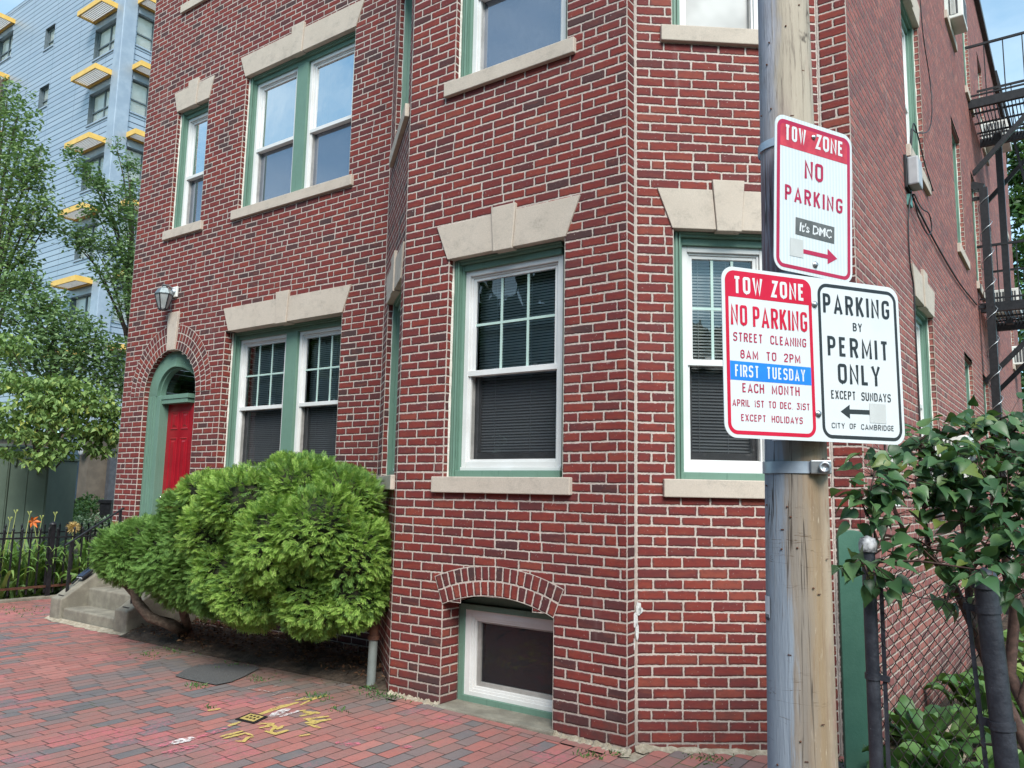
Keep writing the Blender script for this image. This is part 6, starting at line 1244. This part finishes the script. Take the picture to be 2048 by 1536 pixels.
# ------------------------------------------------------------------ things on the side wall
X0 = EX
def ac_unit(y, z, label, out=0.42, w_=0.62, h_=0.42):
    r_ = empty('air_conditioner', (X0, y, z), label, 'air conditioner', 'window air conditioners on the side wall')
    MB().box((X0 - 0.1, y - w_ / 2, z), (X0 + out, y + w_ / 2, z + h_)).build('casing', M_CREAM, r_, 0.012)
    v = MB(); v.box((X0 + 0.03, y - w_ / 2 - .003, z + .05), (X0 + out - .06, y - w_ / 2 + .004, z + h_ - .05)); v.box((X0 + out - .004, y - w_ / 2 + .06, z + .05), (X0 + out + .003, y + w_ / 2 - .06, z + h_ - .05)); v.build('grille', M_DGREY, r_)
    s_ = MB(); [s_.box((X0 + 0.05 + k * (out - .15) / 6, y - w_ / 2 - .007, z + .05), (X0 + .062 + k * (out - .15) / 6, y - w_ / 2 - .0035, z + h_ - .05)) for k in range(7)]; s_.build('louvre', M_CREAM, r_)
ac_unit(8.42, 0.105, 'white air conditioner behind the lilac in the nearest side window', 0.34, .62, .47)
ac_unit(12.0, 6.56, 'white air conditioner on the third storey above the cable box', 0.20, .5)
ac_unit(16.6, 3.31, 'white air conditioner seen past the fire escape struts on the second storey', 0.42)
ac_unit(21.05, 3.01, 'white air conditioner in the second storey window at the far end', 0.5)
ac_unit(16.6, 6.47, 'white air conditioner above the upper fire escape landing', 0.42)
eb = empty('cable_box', (X0, 7.9, 2.85), 'grey plastic cable junction box with black cables on the side wall', 'utility box')
MB().box((X0 + 0.025, 7.70, 2.82), (X0 + 0.12, 7.91, 3.09)).build('box_cover', M_GREYBOX, eb, 0.015)
MB().box((X0, 7.68, 2.80), (X0 + 0.025, 7.93, 3.11)).build('box_back', M_BLACK, eb, 0.004)
MB().box((X0, 7.76, 2.66), (X0 + 0.03, 7.88, 2.76)).build('clip', simple('teal_clip', (0.1, 0.28, 0.25), (0.14, 0.34, 0.3), 9, 0.6), eb)
def cable(label, pts, r=0.007):
    m_ = MB(); P = [Vector((X0 + d, y, z)) for d, y, z in pts]; Q = []
    for i in range(len(P) - 1):
        p0, p1, p2, p3 = P[max(i - 1, 0)], P[i], P[i + 1], P[min(i + 2, len(P) - 1)]
        for k in range(6): t_ = k / 6; Q.append(0.5 * ((2 * p1) + (p2 - p0) * t_ + (2 * p0 - 5 * p1 + 4 * p2 - p3) * t_ ** 2 + (3 * p1 - p0 - 3 * p2 + p3) * t_ ** 3))
    Q.append(P[-1]); o = m_.tube(Q, r, 6).build('cable', M_BLACK, None); return props(o, label, 'cable', 'black cables on the side wall')
cable('thin black cable running straight down from the grey box past the near window', [(.04, 7.78, 2.78), (.015, 7.70, 2.5), (.012, 7.70, 2.1), (.012, 7.83, 1.9), (.012, 7.82, 1.5), (.012, 7.80, .5), (.012, 7.80, -0.4)])
cable('thick black cable slanting from the grey box down to the fire escape', [(.04, 7.86, 2.78), (.02, 8.1, 2.78), (.02, 9.4, 2.72), (.02, 11.2, 2.72), (.02, 13.3, 2.85)], 0.010)
cable('looped black cable hanging beneath the grey box', [(.05, 7.86, 2.78), (.07, 8.1, 2.72), (.08, 8.5, 2.78), (.08, 8.62, 2.66), (.07, 8.4, 2.55), (.05, 8.05, 2.62), (.04, 7.9, 2.76)], 0.006)
cable('long black cable draped from above over the second storey side window', [(.03, 9.02, 5.6), (.03, 9.15, 5.0), (.04, 9.4, 4.6), (.05, 9.35, 4.2), (.05, 9.0, 3.85), (.04, 8.3, 3.55), (.04, 7.95, 3.45), (.03, 7.9, 3.25), (.03, 7.85, 3.1)], 0.006)
cable('black cable dropping from the window sill corner to the grey box', [(.05, 9.1, 3.22), (.05, 8.6, 3.35), (.05, 8.1, 3.55), (.04, 7.98, 3.4), (.03, 7.9, 3.1)], 0.007)
dn = empty('white_conduit', (X0, 6.25, -0.05), 'short white conduit partly hidden by the lilac on the side wall', 'conduit')
MB().tube([(X0 + .05, 6.28, -.05), (X0 + .05, 6.28, 0.72)], 0.042, 12).build('pipe', M_VINYL, dn)
k = MB(); [k.box((X0, 6.22, z), (X0 + .1, 6.34, z + .03)) for z in (0.02, .5)]; k.build('clamp', M_VINYL, dn)

# ------------------------------------------------------------------ fire escape
fe = empty('fire_escape', (X0, 14.9, 2.4), 'black iron fire escape with two landings and railings on the side wall', 'fire escape')
def landing(z, y0, y1, out):
    g = MB()
    for y in (y0, y1): g.bar((X0, y, z), (X0 + out, y, z), .07, .14)
    g.bar((X0 + out, y0, z), (X0 + out, y1, z), .06, .12); g.build('landing_frame', M_IRON, fe)
    s_ = MB(); n = 26
    for i in range(1, n): s_.bar((X0 + .02 + (out - .04) * i / n, y0, z + .04), (X0 + .02 + (out - .04) * i / n, y1, z + .04), .012, .03)
    for i in range(1, 4): s_.bar((X0, y0 + (y1 - y0) * i / 4, z + .02), (X0 + out, y0 + (y1 - y0) * i / 4, z + .02), .02, .03)
    s_.build('grating', M_IRON, fe)
    r_ = MB(); h = .98
    for y in (y0, y1):
        r_.bar((X0, y, z + h), (X0 + out, y, z + h), .035, .035); r_.bar((X0, y, z + .14), (X0 + out, y, z + .14), .025, .025)
        for i in range(1, 6): r_.bar((X0 + out * i / 5.2, y, z + .05), (X0 + out * i / 5.2, y, z + h), .016, .016)
        r_.bar((X0 + out, y, z), (X0 + out, y, z + h + .02), .05, .05)
    r_.bar((X0 + out, y0, z + h), (X0 + out, y1, z + h), .035, .035)
    for i in range(1, 9): r_.bar((X0 + out, y0 + (y1 - y0) * i / 9, z + .05), (X0 + out, y0 + (y1 - y0) * i / 9, z + h), .016, .016)
    r_.build('railing', M_IRON, fe)
    b_ = MB()
    for y in (y0 + .02, y1 - .02): b_.bar((X0, y, z - 1.15), (X0 + out * .78, y, z - .05), .05, .07)
    b_.build('brace', M_IRON, fe)
landing(6.28, 14.05, 15.75, 1.35); landing(2.95, 14.05, 15.75, 1.35)
MB().bar((X0 + .16, 13.72, -1.6), (X0 + .16, 13.72, 4.75), .11, .13).bar((X0 + .16, 13.72, 4.75), (X0, 13.72, 4.82), .1, .12).build('stand_pipe', M_IRON, fe)
MB().bar((X0 + .30, 15.3, 2.9), (X0 + .30, 15.3, 6.2), .10, .12).build('stand_pipe', M_IRON, fe)
k = MB(); [k.bar((X0, 13.72, z), (X0 + .2, 13.72, z), .05, .05) for z in (0.9, 2.9, 4.6)]; k.build('wall_bracket', M_IRON, fe)
ldr = MB()
for y in (15.0, 15.4): ldr.bar((X0 + 1.0, y, 2.95), (X0 + .35, y, 7.2), .035, .05)
for i in range(16): t_ = i / 16; ldr.bar((X0 + 1.0 - .65 * t_, 15.0, 2.95 + 4.2 * t_), (X0 + 1.0 - .65 * t_, 15.4, 2.95 + 4.2 * t_), .018, .018)
ldr.build('ladder', M_IRON, fe)
wv = MB(); wv.tube([(X0 + .16 + .09 * math.cos(i * .9), 13.72 + .09 * math.sin(i * .9), -1.2 + 5.8 * i / 90) for i in range(91)], .006, 4); wv.build('wound_wire', M_GALV, fe)

# ------------------------------------------------------------------ iron fences by the lilies
def iron_fence(x, y0, y1, zt, label, step=0.115, posts=()):
    root = empty('iron_fence', (x, y0, -1.6), label, 'fence', 'black iron fences round the lily bed')
    r_ = MB(); r_.bar((x, y0, zt - .10), (x, y1, zt - .10), .034, .022); r_.build('top_rail', M_IRON, root); MB().bar((x, y0, -1.43), (x, y1, -1.43), .04, .03).build('bottom_rail', M_RUST, root)
    pk = MB(); n = int((y1 - y0) / step)
    for i in range(n + 1): y = y0 + (y1 - y0) * i / n; pk.bar((x, y, -1.52), (x, y, zt), .019, .019); pk.lathe([(.017, 0), (.02, .012), (.001, .05)], (x, y, zt), 6)
    pk.build('pickets', M_IRON, root)
    for y in posts: MB().bar((x, y, -1.62), (x, y, zt + .07), .06, .06).lathe([(.048, 0), (.05, .02), (.03, .035), (.001, .06)], (x, y, zt + .07), 8).build('post', M_IRON, root)
    MB().box((x - .05, y0, -1.8), (x + .05, y1, -1.56)).build('footing', M_CONC, root, .01)
iron_fence(-11.9, 3.3, 6.9, -0.66, 'nearer black iron picket fence with rusty bottom rail in front of the lilies', posts=(5.55, 6.45))
iron_fence(-13.9, 4.0, 8.6, -0.70, 'farther black iron picket fence behind the lilies', posts=(5.2, 7.9))
# utility cabinets, planters, clipped shrubs behind
def cabinet(u0, u1, v, d, label, dep=0.9):
    a, b = Vector(at(u0, v, d)), Vector(at(u1, v, d)); zt = (a.z + b.z) / 2; a.z = b.z = 0; U = (b - a).normalized(); Nn = Vector((-U.y, U.x, 0)); w_ = (b - a).length; M = lambda q: tuple(a + U * q[0] + Nn * q[1] + Vector((0, 0, q[2])))
    r_ = empty('utility_cabinet', (a.x, a.y, -1.6), label, 'utility cabinet', 'green utility cabinets behind the fence')
    MB().box((0, 0, -1.7), (w_, dep, zt - .05), M).build('cabinet_body', M_CAB, r_, .012); MB().box((-.02, -.02, zt - .05), (w_ + .02, dep + .02, zt), M).build('cabinet_lid', M_CAB, r_, .01)
    MB().box((0.02, -.012, -1.4), (w_ * .48, -.0005, zt - .12), M).box((w_ * .5, -.012, -1.4), (w_ - .02, -.0005, zt - .12), M).build('cabinet_door', M_CAB, r_, .004)
    k = MB(); [k.box((w_ * q, -.06, zt - .16), (w_ * q + .05, 0, zt - .03), M) for q in (.12, .86)]; k.build('lifting_lug', M_CAB, r_, .006)
cabinet(23, 100, 913, 13.6, 'lower dark green utility cabinet with two lifting lugs', .9)
cabinet(-60, 24, 887, 13.6, 'taller dark green utility cabinet at the photo edge', 1.1)
def planter(u0, u1, v, d, label):
    a, b = Vector(at(u0, v, d)), Vector(at(u1, v, d)); zt = a.z; a.z = b.z = 0; U = (b - a).normalized(); Nn = Vector((-U.y, U.x, 0)); w_ = (b - a).length; M = lambda q: tuple(a + U * q[0] + Nn * q[1] + Vector((0, 0, q[2])))
    r_ = empty('black_planter', (a.x, a.y, -1.6), label, 'planter', 'black planters by the stucco wall'); MB().box((0, 0, -1.7), (w_, w_ * .8, zt), M).build('planter_box', M_IRON, r_, .02); MB().box((-.03, -.03, zt - .08), (w_ + .03, w_ * .8 + .03, zt + .01), M).build('planter_rim', M_IRON, r_, .01)
planter(108, 158, 998, 21, 'large black planter box in front of the blue service door'); planter(200, 222, 1000, 20, 'narrow black planter box next to the brick house corner')
def shrub(label, C, n, leaf, m):
    c0 = Vector(at(*C[0][:3])); root = empty('clipped_shrub', (c0.x, c0.y, -1.6), label, 'shrub', 'low shrubs by the stucco wall'); parts = []
    for u, v, d, r in C:
        c = np.array(at(u, v, d)); dd = unit(n) * (RNG.random(n) ** .4)[:, None]; parts.append(inst(KITE, KF, c + dd * np.array([r, r, r * .6]), unit(n), unit(n), leaf * (.6 + .8 * RNG.random(n))))
    V, F = merge(parts); npmesh('foliage', V, F, m, root)
    MB().tube([(c0.x, c0.y, -1.65), tuple(c0)], .02, 5).build('stem', M_TWIG, root)
shrub('dark clipped yew between the two black planters', [(178, 1005, 20.5, .35), (170, 1020, 20, .35)], 420, .07, M_FARTREE)
shrub('low spreading dark yew beside the green cabinet', [(110, 1030, 18, .5), (140, 1035, 18, .45)], 420, .07, M_FARTREE)
shrub('pale variegated shrub behind the allium globe', [(130, 1055, 16, .4), (165, 1055, 16, .4), (190, 1050, 16, .35), (110, 1060, 16, .3)], 330, .06, leaf_mat('variegated_leaf', [(0, (.05, .1, .04)), (.6, (.12, .22, .12)), (1, (.35, .42, .33))], .2))

# ------------------------------------------------------------------ blue-grey apartment block behind
def siding():
    g = NT('blue_metal_siding'); x, y, z = g.sep(g.co()); rowh = 0.272
    fz = g.ma('FRACT', g.ma('DIVIDE', g.ma('ADD', z, 40.0), rowh)); ln = g.ma('LESS_THAN', fz, 0.15)
    u = g.ma('ADD', x, y); seam = g.ma('LESS_THAN', g.ma('FRACT', g.ma('DIVIDE', g.ma('ADD', u, 200.0), 2.72)), 0.008)
    row = g.ma('FLOOR', g.ma('DIVIDE', g.ma('ADD', z, 40.0), rowh)); tone = g.n('TexWhiteNoise', {'W': row}, noise_dimensions='1D').outputs[0]
    c = g.mix(tone, (0.275, 0.338, 0.415), (0.335, 0.398, 0.47)); c = g.mix(g.rng(g.noise(1.2, 3), .3, .7, 0, .3), c, (0.38, 0.42, 0.50))
    c = g.mix(g.ma('MAXIMUM', ln, g.ma('MULTIPLY', seam, .6)), c, (0.035, 0.05, 0.075)); return g.done(g.bsdf(c, 0.38, g.bump(g.ma('SUBTRACT', 1.0, ln), .02, .6), 0.5, 0.15))
M_SIDE = siding(); M_PIL = simple('blue_metal_panel', (0.28, 0.335, 0.41), (0.35, 0.405, 0.475), 2, .4, metal=.15); M_YELLOW = simple('yellow_sunshade', (0.66, 0.40, 0.09), (0.74, 0.47, 0.13), 2, .5)
M_GLASSF = glass_mat('far_window_glass', 0.97, 0.0, 0.8)
M_STUC = simple('tan_stucco', (0.10, 0.082, 0.064), (0.135, 0.11, 0.085), 3, .9); M_BLIND = simple('pale_window_blind', (0.78, 0.74, 0.67), (0.88, 0.85, 0.80), 2.5, .8); M_FRM = simple('dark_window_frame', (0.10, 0.13, 0.15), (0.14, 0.17, 0.19), 4, .5); M_GUN = simple('dark_blue_door', (0.025, 0.05, 0.075), (0.04, 0.07, 0.1), 3, .5)
M_MESH = simple('grey_wall_tile', (0.05, 0.055, 0.065), (0.075, 0.08, 0.09), 5, .6)
bb = empty('blue_apartment_block', (-34.5, 17.2, -1.6), 'tall blue grey apartment block with yellow sunshades over its windows', 'building')
FX, FY, TOP = -34.45, 17.1, 25.75
FBW = Fr((0, FY), (1, 0), (0, 1)); FBE = Fr((FX, 0), (0, 1), (-1, 0))
w_ = MB()
def wall_holes(mb, f, u0, u1, z0, z1, holes):
    zs_ = sorted({z0, z1, *[h[2] for h in holes], *[h[3] for h in holes]})
    for a, b in zip(zs_, zs_[1:]):
        iv = [(u0, u1)]; m = (a + b) / 2
        for h in holes:
            if h[2] < m < h[3]:
                nv = []
                for p, q in iv:
                    if h[1] <= p or h[0] >= q: nv.append((p, q)); continue
                    if h[0] > p: nv.append((p, h[0]))
                    if h[1] < q: nv.append((h[1], q))
                iv = nv
        for p, q in iv: mb.quad(f.p(p, 0, a), f.p(q, 0, a), f.p(q, 0, b), f.p(p, 0, b))
wt = [24.6 - 3.25 * k for k in range(7)]
HW = [(-37.05, -35.05, z - 1.55, z) for z in wt[1:]] + [(-48.3, -46.4, z - 1.55, z) for z in wt[:6]] + [(-42.42, -41.38, z - 1.2, z) for z in [23.25 - 3.25 * k for k in range(6)]]
HE = [(17.72, 19.3, z - 1.6, z) for z in [21.55 + .1 - 3.25 * k + .05 for k in range(-1, 6)]]
wall_holes(w_, FBW, -62, FX, 2.25, TOP, HW); wall_holes(w_, FBE, FY, 34, 2.25, TOP, HE)
w_.box((-62, 33.9, 2.25), (FX - .1, 34, TOP)); w_.build('siding_wall', M_SIDE, bb, fix=False)
MB().box((-62, FY + .3, -1.7), (FX - .3, 33.8, 2.25)).build('stucco_base', M_STUC, bb)
MB().box((-62, FY - .02, TOP - .02), (FX + .02, 34, TOP + .12)).build('roof', M_PIL, bb)
MB().box((FX - .55, FY - .10, 2.3), (FX + .10, FY + .55, TOP + .1)).build('corner_pilaster', M_PIL, bb, .03)
rl = MB(); [rl.bar((-62, FY + .5, TOP + h), (-44, FY + .5, TOP + h), .05, .05) for h in (.45, .9)]; [rl.bar((x, FY + .5, TOP), (x, FY + .5, TOP + .95), .05, .05) for x in range(-62, -43, 2)]; rl.build('roof_railing', M_FRM, bb)
def bwin(f, u0, u1, z0, z1, shade, small=False):
    M = f.M(); t_ = MB(); fw_ = .07
    sash_rect(t_, f, u0, u1, z0, z1, fw_, .16, .24); c = u0 + (u1 - u0) * .55
    if not small: t_.box((c - .03, .17, z0), (c + .03, .24, z1), M)
    zm = z0 + (z1 - z0) * .42; t_.box((u0, .165, zm - .03), (u1, .235, zm + .03), M)
    for u in (u0, u1): t_.quad(M((u, 0, z0)), M((u, .2, z0)), M((u, .2, z1)), M((u, 0, z1)))
    t_.quad(M((u0, 0, z1)), M((u1, 0, z1)), M((u1, .2, z1)), M((u0, .2, z1))); t_.quad(M((u0, 0, z0)), M((u1, 0, z0)), M((u1, .2, z0)), M((u0, .2, z0)))
    w = t_.build('window', M_FRM, bb, fix=False)
    MB().quad(M((u0, .21, z0)), M((u1, .21, z0)), M((u1, .21, z1)), M((u0, .21, z1))).build('pane', M_GLASSF, w, fix=False); MB().quad(M((u0, .24, z0)), M((u1, .24, z0)), M((u1, .24, z1)), M((u0, .24, z1))).build('window_blind', M_BLIND, w, fix=False)
    MB().box((u0 - .03, -.05, z0 - .07), (u1 + .03, .02, z0), M).build('sill', M_PIL, w)
    if shade:
        MB().box((u0, -.03, z1 - .03), (u1, .16, z1 + .22), M).build('head_panel', M_PIL, w)
        s_ = MB(); a, b, zz, o_ = u0 - .12, u1 + .10, z1 + .42, -.85
        s_.box((a, o_, zz - .1), (b, o_ + .06, zz + .14), M); s_.box((a, o_ + .06, zz - .1), (a + .06, 0, zz + .14), M); s_.box((b - .06, o_ + .06, zz - .1), (b, 0, zz + .14), M); s_.box((a + .06, -.10, zz - .1), (b - .06, -.02, zz + .14), M); so_ = s_.build('sunshade', M_YELLOW, bb)
        l_ = MB(); [l_.box((a + .06, o_ + .10 + k * .085, zz - .03), (b - .06, o_ + .14 + k * .085, zz + .03), M) for k in range(8)]; l_.build('louvres', M_VINYL, so_)
for k, h in enumerate(HW): bwin(FBW, *h, shade=k < 12, small=k >= 12)
for h in HE: bwin(FBE, *h, shade=True)
M = FBW.M(); MB().box((-37.1, .2, -1.6), (-35.5, .32, 1.5), M).build('service_door', M_GUN, bb, .01); MB().box((-37.2, .22, 1.5), (-35.4, .33, 2.0), M).build('door_louvre', M_FRM, bb)
MB().box((FX - .25, 18.2, -1.6), (FX + .02, 30, 1.5)).build('tiled_panel', M_MESH, bb)
q = M((-34.95, .12, 1.45)); vl = MB().lathe([(.28, 0), (.28, .06), (.22, .09), (.001, .1)], q, 16, ((1, 0, 0), (0, 0, 1), (0, -1, 0))).build('vent_cap', M_GREYBOX, bb)
